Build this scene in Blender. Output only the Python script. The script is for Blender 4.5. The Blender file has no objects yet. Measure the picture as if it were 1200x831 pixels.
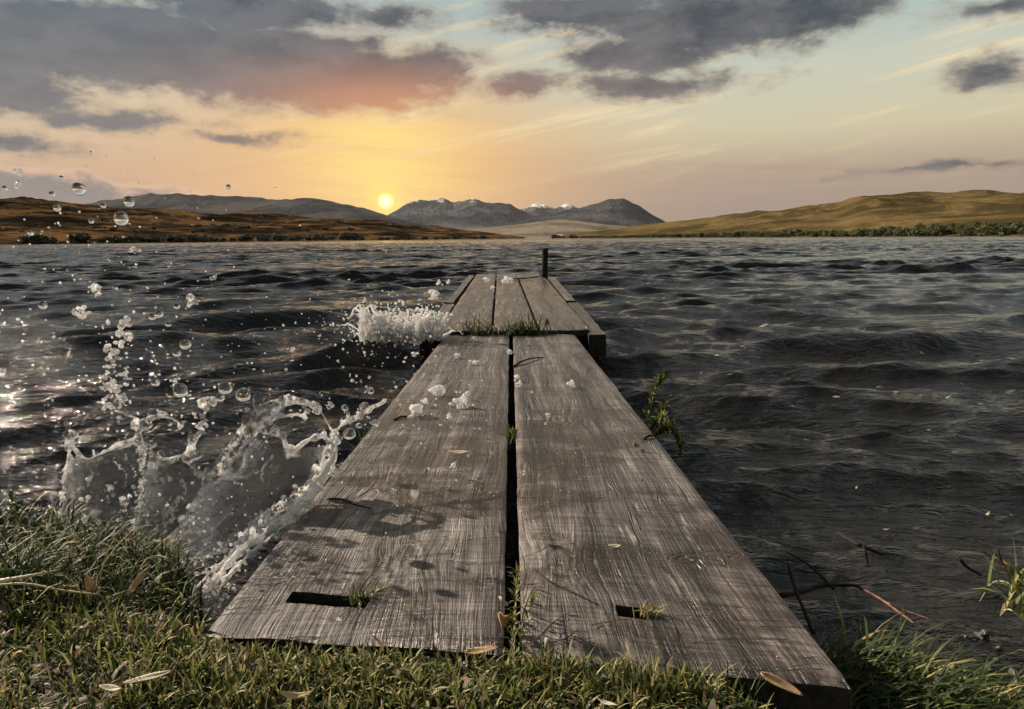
import bpy, bmesh, math, random
import numpy as np
from mathutils import Vector, Matrix, noise as mnoise

random.seed(7); RNG = np.random.default_rng(11)
SC = bpy.context.scene
COL = SC.collection
R = math.radians

# ------------------------------------------------------------------ camera
FPX, CXP, CYP = 800.0, 600.0, 415.5          # focal length and centre, in pixels of a 1200 px wide frame
HC, PITCH, ROLL = 0.85, math.atan((415.5-279.0)/800.0), R(0.50)
cF = Vector((0, math.cos(PITCH), -math.sin(PITCH)))
r0 = Vector((1, 0, 0)); u0 = r0.cross(cF)
cR = r0*math.cos(ROLL) - u0*math.sin(ROLL)
cU = u0*math.cos(ROLL) + r0*math.sin(ROLL)
cam = bpy.data.cameras.new('camera'); cam.lens = 24; cam.sensor_width = 36
cam.clip_start = 0.02; cam.clip_end = 60000
camo = bpy.data.objects.new('camera', cam); COL.objects.link(camo)
M4 = Matrix((cR, cU, -cF)).transposed().to_4x4(); M4.translation = Vector((0, 0, HC))
camo.matrix_world = M4
SC.camera = camo

def ray(px, py): return cF + cR*((px-CXP)/FPX) - cU*((py-CYP)/FPX)
def at(px, py, Y):                            # world point seen at a pixel, Y metres ahead
    d = ray(px, py); return Vector((0, 0, HC)) + d*(Y/d.y)
def atz(px, py, z):                           # world point seen at a pixel on the level z
    d = ray(px, py); return Vector((0, 0, HC)) + d*((z-HC)/d.z)
def azel(px, py):
    d = ray(px, py).normalized(); return math.degrees(math.atan2(d.x, d.y)), math.degrees(math.asin(d.z))
def lin(r, g, b):
    f = lambda c: (c/255/12.92) if c <= 10.3 else ((c/255+0.055)/1.055)**2.4
    return (f(r), f(g), f(b))

# ------------------------------------------------------------------ node helper
class X:
    """a node socket with arithmetic"""
    nt = None
    def __init__(s, v): s.v = v
    @staticmethod
    def m(op, *a, clamp=False):
        n = X.nt.nodes.new('ShaderNodeMath'); n.operation = op; n.use_clamp = clamp
        for i, q in enumerate(a):
            q = q.v if isinstance(q, X) else q
            if isinstance(q, (int, float)): n.inputs[i].default_value = q
            else: X.nt.links.new(q, n.inputs[i])
        return X(n.outputs[0])
    def __add__(s, o): return X.m('ADD', s, o)
    def __radd__(s, o): return X.m('ADD', o, s)
    def __sub__(s, o): return X.m('SUBTRACT', s, o)
    def __rsub__(s, o): return X.m('SUBTRACT', o, s)
    def __mul__(s, o): return X.m('MULTIPLY', s, o)
    def __rmul__(s, o): return X.m('MULTIPLY', o, s)
    def __truediv__(s, o): return X.m('DIVIDE', s, o)
def link(a, b): X.nt.links.new(a.v if isinstance(a, X) else a, b)
def smooth(v, lo, hi, a=0.0, b=1.0, kind='SMOOTHSTEP'):
    n = X.nt.nodes.new('ShaderNodeMapRange'); n.interpolation_type = kind
    link(v, n.inputs[0])
    for i, q in ((1, lo), (2, hi), (3, a), (4, b)): n.inputs[i].default_value = q
    return X(n.outputs[0])
def vec(x, y, z=0.0):
    n = X.nt.nodes.new('ShaderNodeCombineXYZ')
    for i, q in enumerate((x, y, z)):
        if isinstance(q, X): link(q, n.inputs[i])
        else: n.inputs[i].default_value = q
    return X(n.outputs[0])
def sep(v):
    n = X.nt.nodes.new('ShaderNodeSeparateXYZ'); link(v, n.inputs[0]); return [X(o) for o in n.outputs]
def noi(v, scale=1.0, detail=4.0, rough=0.55, dist=0.0):
    n = X.nt.nodes.new('ShaderNodeTexNoise'); n.inputs['Scale'].default_value = scale
    n.inputs['Detail'].default_value = detail; n.inputs['Roughness'].default_value = rough
    n.inputs['Distortion'].default_value = dist
    link(v, n.inputs['Vector']); return X(n.outputs['Fac'])
def mixc(f, a, b, blend='MIX'):
    n = X.nt.nodes.new('ShaderNodeMix'); n.data_type = 'RGBA'; n.blend_type = blend; n.clamp_factor = True
    if isinstance(f, X): link(f, n.inputs[0])
    else: n.inputs[0].default_value = f
    for i, q in ((6, a), (7, b)):
        if isinstance(q, X): link(q, n.inputs[i])
        else: n.inputs[i].default_value = (*q, 1)
    return X(n.outputs[2])
def coord(kind='Object'):
    n = X.nt.nodes.new('ShaderNodeTexCoord'); return X(n.outputs[kind])
def attr(name, out='Fac'):
    n = X.nt.nodes.new('ShaderNodeAttribute'); n.attribute_name = name; return X(n.outputs[out])
def bump(h, strength=0.5, dist=0.01, normal=None):
    n = X.nt.nodes.new('ShaderNodeBump'); n.inputs['Strength'].default_value = strength
    n.inputs['Distance'].default_value = dist; link(h, n.inputs['Height'])
    if normal is not None: link(normal, n.inputs['Normal'])
    return X(n.outputs[0])
def new_mat(name):
    m = bpy.data.materials.new(name); m.use_nodes = True
    X.nt = m.node_tree; X.nt.nodes.clear()
    o = X.nt.nodes.new('ShaderNodeOutputMaterial')
    p = X.nt.nodes.new('ShaderNodeBsdfPrincipled'); X.nt.links.new(p.outputs[0], o.inputs[0])
    return m, p, o
def setp(p, **k):
    names = dict(color='Base Color', rough='Roughness', ior='IOR', trans='Transmission Weight', spec='Specular IOR Level',
                 normal='Normal', alpha='Alpha', sss='Subsurface Weight')
    for a, v in k.items():
        s = p.inputs[names[a]]
        if isinstance(v, X): link(v, s)
        elif isinstance(v, tuple): s.default_value = (*v, 1)
        else: s.default_value = v

# ------------------------------------------------------------------ sky (world)
SUN_AZ, SUN_EL = azel(452, 236)               # the disc low over the far hills
LAMP_AZ, LAMP_EL = -57.0, 28.0                # the light that the shadows on the boards show
world = bpy.data.worlds.new('World'); SC.world = world; world.use_nodes = True
X.nt = world.node_tree; X.nt.nodes.clear()
wout = X.nt.nodes.new('ShaderNodeOutputWorld'); bg = X.nt.nodes.new('ShaderNodeBackground')
X.nt.links.new(bg.outputs[0], wout.inputs[0])
nish = X.nt.nodes.new('ShaderNodeTexSky'); nish.sky_type = 'NISHITA'; nish.sun_disc = False
nish.sun_elevation = R(LAMP_EL); nish.sun_rotation = R(LAMP_AZ)
D = coord('Generated'); dx, dy, dz = sep(D)
az = X.m('DEGREES', X.m('ARCTAN2', dx, dy)); el = X.m('DEGREES', X.m('ARCSINE', dz))
# colour of the clear sky by height
ramp = X.nt.nodes.new('ShaderNodeValToRGB'); cr = ramp.color_ramp
stops = [(0, (146, 124, 114)), (2.5, (150, 128, 116)), (5, (170, 148, 126)), (8, (202, 190, 156)), (12, (194, 196, 176)),
         (17, (160, 180, 178)), (24, (160, 168, 166)), (34, (160, 164, 164)), (55, (104, 110, 115)), (90, (62, 68, 76))]
while len(cr.elements) < len(stops): cr.elements.new(0.5)
for e, (h, c) in zip(cr.elements, stops): e.position = math.sqrt(h/90); e.color = (*lin(*c), 1)
link(X.m('SQRT', X.m('MAXIMUM', el/90.0, 0.0)), ramp.inputs[0])
sky = X(ramp.outputs[0])
da, de = az-SUN_AZ, el-SUN_EL
def gauss(a, b, sa, sb):
    return X.m('EXPONENT', ((a*a)/(sa*sa) + (b*b)/(sb*sb))*-1.0)
streak = noi(vec(az*0.035, el*0.9+az*0.05), 1.0, 5, 0.6)
streak2 = noi(vec(az*0.05+3.0, el*0.55-az*0.11), 1.0, 6, 0.62, 0.4)
daL = da*smooth(da, -2, 8, 0.70, 1.75)        # the warm light reaches farther to one side
sky = mixc(gauss(daL, de-1.0, 26, 8.0)*0.72, sky, lin(208, 162, 122))
sky = mixc(gauss(da, de-2.0, 13, 6.5)*smooth(streak, 0.2, 0.75, 0.6, 0.95), sky, lin(244, 184, 104))
sky = mixc(gauss(da, de-2.8, 6.0, 5.6)*smooth(streak, 0.25, 0.7, 0.5, 1.0), sky, lin(253, 218, 120))
# thin cirrus veils
veil = smooth(streak2, 0.5, 0.74)*smooth(el, 2.5, 8)*smooth(el, 26, 15)
sky = mixc(veil*0.8, sky, lin(240, 216, 168))
veil2 = smooth(streak, 0.52, 0.72)*smooth(el, 0.5, 3)*smooth(el, 9, 4)
sky = mixc(veil2*0.28, sky, lin(128, 114, 112))
# cloud bodies: ellipses in azimuth/elevation, torn by noise
w1 = noi(vec(az*0.11, el*0.26, 2.0), 1.0, 6, 0.6); w2 = noi(vec(az*0.11+31.0, el*0.26, 7.0), 1.0, 6, 0.6)
azw = az + (w1-0.5)*6.0 + 0.3; elw = el + (w2-0.5)*3.4 + 0.35
CL = [(60,40,170,52),(190,50,160,50),(310,72,150,44),(420,82,105,40),(500,76,62,26),(10,100,90,28),(300,6,130,26),(420,112,70,16),
      (452,14,40,10),(130,133,78,12),(15,158,55,9),(285,156,38,3.5),(-60,30,120,60),
      (700,6,105,26),(830,18,130,40),(930,12,85,38),(765,58,80,24),(700,68,34,16),(765,94,78,12),(620,95,38,11),(1010,-6,36,20),
      (1172,76,36,14),(1195,-2,50,10),(1090,195,60,3),
      (-260,60,170,50),(1420,30,160,34),(240,-90,300,26),(800,-80,220,30)]
fld = None
for (px, py, rx, ry) in CL:
    a0, e0 = azel(px, py); a1, _ = azel(px+rx, py); a2, _ = azel(px-rx, py); _, e1 = azel(px, py-ry); _, e2 = azel(px, py+ry)
    ra, re = abs(a1-a2)/2, abs(e1-e2)/2
    u = (azw-a0)*(1/ra); v = (elw-e0)*(1/re)
    s = (1.0 - X.m('SQRT', u*u+v*v))*(min(re, 2.6)+0.25)
    fld = s if fld is None else X.m('SMOOTH_MAX', fld, s, 0.5)
high = (noi(vec(dx*2.2, dy*2.2, dz*3.2), 1.0, 6, 0.6)-0.5)*9.0*smooth(el, 22, 38)-smooth(el, 22, 34, 6, 0.9)   # the deck overhead
fld = X.m('MAXIMUM', fld, high)
fine = noi(vec(az*0.5, el*0.9, 4.0), 1.0, 7, 0.62)
lump = noi(vec(az*0.30, el*0.62, 23.0), 1.0, 7, 0.66, 0.3)
dens = smooth(fld + (fine-0.5)*2.2 + (lump-0.5)*2.5, -1.1, 0.65)
shade = noi(vec(az*0.16, el*0.42, 9.0), 1.0, 5, 0.55)
cloud = mixc(smooth(shade*0.45+lump*0.55, 0.38, 0.60), lin(34, 44, 56), lin(94, 92, 95))
cloud = mixc(smooth(az, -6, -30)*0.45, cloud, lin(56, 84, 102))
under = gauss(da-0.5, de-7.0, 9.0, 2.4)
cloud = mixc(under*0.85, cloud, lin(224, 138, 80))
cloud = mixc(gauss(da, de-7.0, 26, 4.5)*0.38, cloud, lin(162, 126, 108))
cloud = mixc(smooth(dens, 0.95, 0.3)*0.55, cloud, lin(168, 138, 116))
sky = mixc(dens*0.94, sky, cloud)
# low bank of grey cloud behind the hills
a_l, e_l = azel(40, 205); a_r, _ = azel(430, 230)
bank_top = smooth(az, a_l, a_r, 1.0, 0.0)*(e_l-0.3) + 1.3
puff = noi(vec(az*0.22, el*0.42, 14.0), 1.0, 6, 0.6, 0.3)
lowf = bank_top - el + (puff-0.5)*6.0 + (fine-0.5)*1.2
lowd = smooth(lowf, -0.1, 0.9)*smooth(az, a_r+4.0, a_r-6.0)*smooth(az, -100, -75)
sky = mixc(lowd*0.88, sky, mixc(smooth(lowf+(w1-0.5)*1.6, 0.3, 1.7), lin(216, 172, 142), lin(104, 99, 102)))
# the sun itself
ang = X.m('SQRT', da*da+de*de)
disc = smooth(ang, 0.75, 0.10)
sky = mixc(smooth(ang, 2.2, 0.5)*0.7, sky, lin(255, 226, 104))
addn = mixc(1.0, sky, mixc(disc, (0, 0, 0), (1.6, 1.35, 0.62)), 'ADD')
fin = mixc(1.0, addn, mixc(1.0, X(nish.outputs[0]), (0.006, 0.006, 0.006), 'MULTIPLY'), 'ADD')
link(fin, bg.inputs[0]); bg.inputs[1].default_value = 0.54
world.cycles.sampling_method = 'MANUAL'; world.cycles.sample_map_resolution = 512

sun = bpy.data.lights.new('sun', 'SUN'); sun.energy = 5.0; sun.angle = R(0.6); sun.color = (1.0, 0.83, 0.66)
suno = bpy.data.objects.new('sun', sun); COL.objects.link(suno)
sd = Vector((math.sin(R(LAMP_AZ))*math.cos(R(LAMP_EL)), math.cos(R(LAMP_AZ))*math.cos(R(LAMP_EL)), math.sin(R(LAMP_EL))))
suno.rotation_euler = sd.to_track_quat('Z', 'Y').to_euler(); suno.location = (-20, 10, 12)

vs = SC.view_settings; SC.display_settings.display_device = 'sRGB'
vs.view_transform = 'Standard'; vs.look = 'None'; vs.exposure = 0.98; vs.gamma = 1.0; vs.use_curve_mapping = False
SC.cycles.use_denoising = True
SC.cycles.max_bounces = 10; SC.cycles.transmission_bounces = 10; SC.cycles.transparent_max_bounces = 12
SC.cycles.caustics_reflective = False; SC.cycles.caustics_refractive = False
SC.cycles.volume_bounces = 0
SC.cycles.use_adaptive_sampling = True; SC.cycles.adaptive_threshold = 0.03

# ------------------------------------------------------------------ mesh helpers
def tag(o, label=None, cat=None, group=None, kind=None):
    if label: o['label'] = label
    if cat: o['category'] = cat
    if group: o['group'] = group
    if kind: o['kind'] = kind
    return o
def mesh_np(name, V, Fq, smooth_=True):
    """mesh from arrays; faces all with the same corner count"""
    V = np.asarray(V, np.float32); Fq = np.asarray(Fq, np.int32)
    me = bpy.data.meshes.new(name); n, k = Fq.shape
    me.vertices.add(len(V)); me.vertices.foreach_set('co', V.ravel())
    me.loops.add(n*k); me.loops.foreach_set('vertex_index', Fq.ravel())
    me.polygons.add(n); me.polygons.foreach_set('loop_start', np.arange(0, n*k, k, dtype=np.int32))
    me.update(calc_edges=True)
    me.polygons.foreach_set('use_smooth', np.full(n, smooth_))
    return me
def ob(name, me, mat=None, parent=None, loc=None):
    o = bpy.data.objects.new(name, me); COL.objects.link(o)
    if mat and me is not None and not me.materials: me.materials.append(mat)
    if parent is not None: o.parent = parent
    if loc is not None: o.location = loc
    return o
def empty(name, loc=(0, 0, 0)):
    o = bpy.data.objects.new(name, None); COL.objects.link(o); o.location = loc; o.empty_display_size = 0.05
    return o
def grid_faces(nr, nc, wrap=False):
    i = np.arange(nr-1)[:, None]; j = np.arange(nc if wrap else nc-1)[None, :]
    a = i*nc+j; b = i*nc+(j+1) % nc
    return np.stack([a, b, b+nc, a+nc], -1).reshape(-1, 4)
def ss(x, a, b): t = np.clip((x-a)/(b-a), 0, 1); return t*t*(3-2*t)
_pw = RNG.uniform(-1, 1, (3, 24, 4))
def vnoise(x, y, seed=0, octaves=4):
    """smooth noise from a few sines, range about -1..1"""
    out = np.zeros(np.broadcast(x, y).shape); amp, f = 1.0, 1.0
    rr = np.random.default_rng(100+seed)
    for _ in range(octaves):
        s = 0
        for _k in range(4):
            a = rr.uniform(0, 2*np.pi); p = rr.uniform(0, 6.28); q = rr.uniform(0.7, 1.4)
            s = s+np.sin((x*np.cos(a)+y*np.sin(a))*f*q*3.1+p)
        out += s*amp*0.4; amp *= 0.5; f *= 2.03
    return out*0.6
def tube_arrays(pts, rad, seg=8):
    P = np.array([list(p) for p in pts], float); n = len(P)
    T = np.gradient(P, axis=0); T /= np.linalg.norm(T, axis=1)[:, None]+1e-9
    up = np.array([0.13, 0.21, 0.97]); A = np.cross(T, up); A /= np.linalg.norm(A, axis=1)[:, None]+1e-9
    B = np.cross(T, A); th = np.linspace(0, 2*np.pi, seg, endpoint=False)
    r = np.broadcast_to(np.asarray(rad, float), (n,))[:, None, None]
    V = P[:, None]+r*(np.cos(th)[None, :, None]*A[:, None]+np.sin(th)[None, :, None]*B[:, None])
    V = V.reshape(-1, 3); Fq = grid_faces(n, seg, True)
    # close the ends
    V = np.vstack([V, P[0], P[-1]]); e0, e1 = n*seg, n*seg+1
    j = np.arange(seg); k = (j+1) % seg
    cap0 = np.stack([k, j, np.full(seg, e0), np.full(seg, e0)], -1)
    cap1 = np.stack([(n-1)*seg+j, (n-1)*seg+k, np.full(seg, e1), np.full(seg, e1)], -1)
    return V, Fq, np.vstack([cap0, cap1])[:, :3]
def tris_of(Fq): return np.vstack([Fq[:, [0, 1, 2]], Fq[:, [0, 2, 3]]])
def tube(name, pts, rad, mat, parent=None, seg=8):
    V, Fq, C = tube_arrays(pts, rad, seg)
    return ob(name, mesh_np(name, V, np.vstack([tris_of(Fq), C])), mat, parent)
def catmull(pts, n):
    P = np.array([list(p) for p in pts], float); P = np.vstack([2*P[0]-P[1], P, 2*P[-1]-P[-2]])
    m = len(P)-3; out = []
    for t in np.linspace(0, m-1e-6, n):
        i = int(t); f = t-i; a, b, c, d = P[i:i+4]
        out.append(0.5*((2*b)+(c-a)*f+(2*a-5*b+4*c-d)*f*f+(3*b-a-3*c+d)*f**3))
    return np.array(out)
def ico(sub):
    bm = bmesh.new(); bmesh.ops.create_icosphere(bm, subdivisions=sub, radius=1.0)
    V = np.array([v.co[:] for v in bm.verts]); F = np.array([[v.index for v in f.verts] for f in bm.faces]); bm.free()
    return V, F
ICO1, ICO2, ICO3 = ico(1), ico(2), ico(3)
# ================================================================== MATERIALS
def mat_water():
    m, p, o = new_mat('lake_water'); P = coord('Object'); x, y, z = sep(P)
    d = X.m('SQRT', x*x+y*y)
    h1 = noi(vec(x*3.2+y*0.6, y*7.0), 1.0, 5, 0.6, 0.6)
    h2 = noi(vec(x*13+y*3, y*26), 1.0, 4, 0.6, 0.9)
    h3 = noi(vec(x*0.5, y*0.9), 1.0, 3, 0.5)
    h4 = noi(vec(x*6.0+y*2.0, y*15.0, 5.0), 1.0, 4, 0.6, 1.2)
    hh = h1*0.055*smooth(h3, 0.3, 0.7, 0.5, 1.3)*smooth(d, 10, 30, 1.0, 0.3) + h4*0.056*smooth(h3, 0.3, 0.7, 1.3, 0.6)*smooth(d, 4, 12, 1.0, 0.15) + h2*0.032*smooth(h3, 0.35, 0.65, 0.4, 1.4)*smooth(d, 2.0, 6.0, 1.0, 0.1)
    far = smooth(d, 12, 70)
    hf = noi(vec(x*0.55, y*0.42, 3.0), 1.0, 5, 0.65, 0.5)*0.42
    nb = bump(hh, 1.0, 0.62); nb2 = bump(hf*far, 1.0, 1.0, nb)
    setp(p, color=(0.011, 0.0105, 0.010), rough=0.06, ior=1.33, normal=nb2)
    return m
def mat_glass(name, tint=(1, 1, 1), rough=0.0):
    m, p, o = new_mat(name); setp(p, color=tint, rough=rough, ior=1.33, trans=1.0); return m
def mat_foamy(name):
    """clear water that turns white where it is full of air (attribute 'foam')"""
    m, p, o = new_mat(name); P = X(X.nt.nodes.new('ShaderNodeNewGeometry').outputs['Position']); f = attr('foam')
    n = noi(P, 190, 4, 0.7); n2 = noi(P, 45, 3, 0.6)
    fac = smooth(f + ((n-0.5)*2.4 + (n2-0.5)*1.4)*X.m('MINIMUM', f*1.8, 1.0), 0.40, 0.80)
    setp(p, color=(0.97, 0.98, 0.98), rough=0.02, ior=1.33, trans=1.0, normal=bump(noi(P, 60, 4, 0.6), 0.35, 0.01))
    q = X.nt.nodes.new('ShaderNodeBsdfPrincipled')
    setp(q, color=(0.88, 0.88, 0.87), rough=0.25, ior=1.33, normal=bump(n, 0.6, 0.01))
    q.inputs['Subsurface Radius'].default_value = (0.01, 0.01, 0.01)
    tr = X.nt.nodes.new('ShaderNodeBsdfTransparent'); m0 = X.nt.nodes.new('ShaderNodeMixShader'); m0.inputs[0].default_value = 0.4; X.nt.links.new(p.outputs[0], m0.inputs[1]); X.nt.links.new(tr.outputs[0], m0.inputs[2])
    mx = X.nt.nodes.new('ShaderNodeMixShader'); link(fac*0.86, mx.inputs[0]); X.nt.links.new(m0.outputs[0], mx.inputs[1]); tl = X.nt.nodes.new('ShaderNodeBsdfTranslucent'); tl.inputs[0].default_value = (0.92, 0.92, 0.91, 1); mq = X.nt.nodes.new('ShaderNodeMixShader'); mq.inputs[0].default_value = 0.42; X.nt.links.new(q.outputs[0], mq.inputs[1]); X.nt.links.new(tl.outputs[0], mq.inputs[2]); X.nt.links.new(mq.outputs[0], mx.inputs[2])
    X.nt.links.new(mx.outputs[0], o.inputs[0]); return m
KNOTS = [(-0.20, 1.17), (0.085, 1.16), (0.16, 2.25), (-0.30, 1.62), (0.33, 3.1), (-0.12, 2.9), (0.25, 1.9)]
def mat_wood(name, near=True, soaked=False):
    m, p, o = new_mat(name); P = coord('Object'); x, y, z = sep(P)
    info = X.nt.nodes.new('ShaderNodeObjectInfo'); rnd = X(info.outputs['Random'])
    wx = noi(vec(x*3.0, y*1.1, 1.0), 1.0, 3, 0.5); xw = x+(wx-0.5)*0.06
    kd = None; ring = None; kn = noi(vec(x*22, y*12, 3.0), 1.0, 3, 0.6)
    for kx, ky in KNOTS[:5]:
        u = x-kx+(kn-0.5)*0.03; v = (y-ky)*0.40; d = X.m('SQRT', u*u+v*v+0.00002)
        xw = xw + u*X.m('EXPONENT', d*d*-420.0)*1.1        # grain parts round a knot
        kd = d if kd is None else X.m('MINIMUM', kd, d)
    ring = X.m('SINE', kd*300.0+wx*14.0+kn*5.0)*X.m('EXPONENT', kd*kd*-700.0)
    g1 = noi(vec(xw*70, y*2.6, rnd*20), 1.0, 6, 0.65)
    g2 = noi(vec(xw*16, y*0.7, rnd*31), 1.0, 5, 0.6, 0.4)
    g3 = noi(vec(xw*240, y*9.0, rnd*7), 1.0, 3, 0.6)
    saw = noi(vec(x*4.0, (y+x*x*0.35+x*0.04)*150.0, 2.0), 1.0, 4, 0.65)
    saw2 = noi(vec(x*2.0, (y-x*0.05)*42.0, 5.0), 1.0, 3, 0.55, 0.5)
    wet = smooth(noi(vec(x*2.4, y*3.2, 8.0), 1.0, 6, 0.62, 0.8), 0.42, 0.58)
    if near: wet = wet*smooth(y, 3.2, 1.6, 0.35, 1.0)
    if soaked: wet = smooth(noi(vec(x*4, y*0.9, 8.0), 1.0, 4, 0.6), 0.40, 0.55)
    crack = smooth(X.m('ABSOLUTE', noi(vec(xw*34, y*0.9, rnd*11+4.0), 1.0, 2, 0.5)-0.5), 0.011, 0.0)
    crossc = smooth(X.m('ABSOLUTE', noi(vec(x*1.7, y*9.0, 12.0), 1.0, 4, 0.6, 0.7)-0.56), 0.007, 0.0)
    tone = g1*0.40+g2*0.44+saw*0.36+saw2*0.08+g3*0.16+ring*0.05-0.22
    rampw = X.nt.nodes.new('ShaderNodeValToRGB'); e = rampw.color_ramp.elements
    e[0].position = 0.39; e[0].color = (0.009, 0.0075, 0.0065, 1); e[1].position = 0.74; e[1].color = (0.42, 0.385, 0.35, 1)
    k = rampw.color_ramp.elements.new(0.56); k.color = (0.118, 0.103, 0.093, 1)
    k = rampw.color_ramp.elements.new(0.46); k.color = (0.040, 0.0335, 0.030, 1)
    link(tone, rampw.inputs[0]); c = X(rampw.outputs[0])
    hue = noi(vec(x*5, y*1.8, 15.0), 1.0, 4, 0.5)
    c = mixc(smooth(hue, 0.5, 0.72)*0.35, c, mixc(1.0, c, (0.98, 0.80, 0.70), 'MULTIPLY'))
    c = mixc(0.25, c, mixc(1.0, c, (0.93, 1.0, 1.10), 'MULTIPLY'))
    c = mixc(smooth(hue, 0.5, 0.3)*0.35, c, mixc(1.0, c, (0.92, 0.95, 1.06), 'MULTIPLY'))
    c = mixc(wet*0.80, c, mixc(1.0, c, (0.34, 0.27, 0.245), 'MULTIPLY'))
    scr = smooth(noi(vec(xw*52, y*5.0, 21.0), 1.0, 3, 0.6), 0.60, 0.72)*smooth(noi(vec(x*4, y*2.0, 27.0), 1.0, 3, 0.5), 0.42, 0.6)
    c = mixc(scr*0.6, c, (0.42, 0.37, 0.33))
    c = mixc(crack*0.75, c, (0.014, 0.011, 0.009)); c = mixc(crossc*0.6, c, (0.018, 0.014, 0.012))
    c = mixc(smooth(kd, 0.014, 0.004)*0.6, c, (0.03, 0.022, 0.018))
    h = g1*0.75+saw*0.5+g3*0.45+saw2*0.15-crack*0.9-crossc*0.5+ring*0.3
    setp(p, color=c, rough=smooth(wet+g1*0.2, 0.1, 0.8, 0.60, 0.20 if soaked else 0.30), ior=1.45, normal=bump(h, 0.9, 0.007))
    return m
def mat_simple(name, c1, c2, scale=20, rough=0.8, bs=0.4, bd=0.01, stretch=(1, 1, 1)):
    m, p, o = new_mat(name); x, y, z = sep(coord('Object'))
    v = vec(x*stretch[0], y*stretch[1], z*stretch[2]); n = noi(v, scale, 6, 0.65)
    setp(p, color=mixc(smooth(n, 0.3, 0.7), c1, c2), rough=rough, spec=0.2 if rough > 0.75 else 0.5, normal=bump(n, bs, bd)); return m
def mat_blade(name, rough=0.6):
    """thin leaf: colour from the per-blade attribute, lets light through"""
    m, p, o = new_mat(name); c = attr('tint', 'Color')
    n = noi(coord('Object'), 160, 3, 0.6); c = mixc(smooth(n, 0.3, 0.75)*0.35, c, mixc(1.0, c, (0.6, 0.62, 0.55), 'MULTIPLY'))
    setp(p, color=c, rough=rough, spec=0.3)
    t = X.nt.nodes.new('ShaderNodeBsdfTranslucent'); link(c, t.inputs[0])
    mx = X.nt.nodes.new('ShaderNodeMixShader'); mx.inputs[0].default_value = 0.32
    X.nt.links.new(p.outputs[0], mx.inputs[1]); X.nt.links.new(t.outputs[0], mx.inputs[2]); X.nt.links.new(mx.outputs[0], o.inputs[0])
    return m
def mat_leaf(name, c1, c2, spots=(0.12, 0.07, 0.04)):
    m, p, o = new_mat(name); x, y, z = sep(coord('Object'))
    n = noi(vec(x, y, z), 130, 5, 0.65); n2 = noi(vec(x, y, z), 40, 3, 0.6)
    info = X.nt.nodes.new('ShaderNodeObjectInfo')
    c = mixc(smooth(n2+(X(info.outputs['Random'])-0.5)*0.3, 0.35, 0.65), c1, c2); c = mixc(smooth(n, 0.6, 0.72)*0.6, c, spots)
    rib = smooth(X.m('ABSOLUTE', y+X.m('SINE', x*60.0)*0.0004), 0.0011, 0.0002); vein = smooth(X.m('ABSOLUTE', X.m('SINE', (x+X.m('ABSOLUTE', y)*1.1)*900.0)), 0.25, 0.0)
    c = mixc(rib*0.5, c, mixc(1.0, c, (0.5, 0.42, 0.36), 'MULTIPLY')); c = mixc(vein*0.22, c, mixc(1.0, c, (0.5, 0.42, 0.36), 'MULTIPLY'))
    c = mixc(smooth(x+(n2-0.5)*0.03, 0.008, 0.026)*0.7, c, spots)
    setp(p, color=c, rough=0.6, normal=bump(n-rib*0.5, 0.5, 0.002))
    t = X.nt.nodes.new('ShaderNodeBsdfTranslucent'); link(c, t.inputs[0])
    mx = X.nt.nodes.new('ShaderNodeMixShader'); mx.inputs[0].default_value = 0.25
    X.nt.links.new(p.outputs[0], mx.inputs[1]); X.nt.links.new(t.outputs[0], mx.inputs[2]); X.nt.links.new(mx.outputs[0], o.inputs[0])
    return m
def mat_hill(name, cols, scale, band=4.0, snow=None, rough=0.95):
    """cols: dark scrub, mid, light dry grass"""
    m, p, o = new_mat(name); x, y, z = sep(coord('Object'))
    a = noi(vec(x*scale, y*scale*0.6, z*scale*band), 1.0, 7, 0.62, 0.3)
    b = noi(vec(x*scale*5, y*scale*3, z*scale*8), 1.0, 6, 0.65)
    c = mixc(smooth(a+(b-0.5)*0.25, 0.43, 0.50), cols[0], cols[1]); c = mixc(smooth(a+(b-0.5)*0.4, 0.50, 0.60), c, cols[2])
    fn = noi(vec(x*scale*22, y*scale*14, z*scale*30), 1.0, 4, 0.7)
    c = mixc(smooth(b, 0.54, 0.66)*0.6, c, cols[0]); c = mixc(smooth(fn, 0.52, 0.66)*0.5, c, cols[0])
    if snow:
        n = noi(vec(x*0.009, y*0.006, z*0.012), 1.0, 7, 0.75)
        c = mixc(smooth(z+(n-0.5)*snow[1], snow[0]-12, snow[0]+60), c, (0.78, 0.76, 0.74))
    setp(p, color=c, rough=rough, spec=0.0, normal=bump(b+fn*0.3, 0.9, 0.08/scale)); return m

M_water = mat_water()
M_drop = mat_glass('clear_droplet')
M_splash = mat_foamy('splash_water')
M_wood = mat_wood('weathered_plank'); M_wood2 = mat_wood('weathered_plank_far', False); M_wood3 = mat_wood('wet_plank_far', False, True)
M_beam_shade = mat_simple('dark_wet_beam_and_shade', (0.008, 0.007, 0.006), (0.032, 0.026, 0.022), 14, 0.9, 0.6, 0.01, (4, 0.5, 4))  # wet timber; also paints shade onto side faces and slot walls
M_post = mat_simple('dark_post', (0.006, 0.0055, 0.005), (0.022, 0.019, 0.016), 18, 0.9, 0.6, 0.01, (3, 3, 0.4))
M_soil = mat_simple('bank_soil', (0.016, 0.012, 0.008), (0.075, 0.056, 0.036), 26, 0.9, 1.0, 0.03)
M_bed = mat_simple('lake_bed', (0.02, 0.017, 0.013), (0.06, 0.05, 0.035), 0.8, 0.9)
M_blade = mat_blade('grass_blade')
M_twig = mat_simple('dark_twig', (0.007, 0.005, 0.004), (0.026, 0.019, 0.014), 90, 0.8)
M_redtwig = mat_simple('reddish_twig', (0.07, 0.025, 0.014), (0.30, 0.13, 0.07), 60, 0.6)
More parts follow.
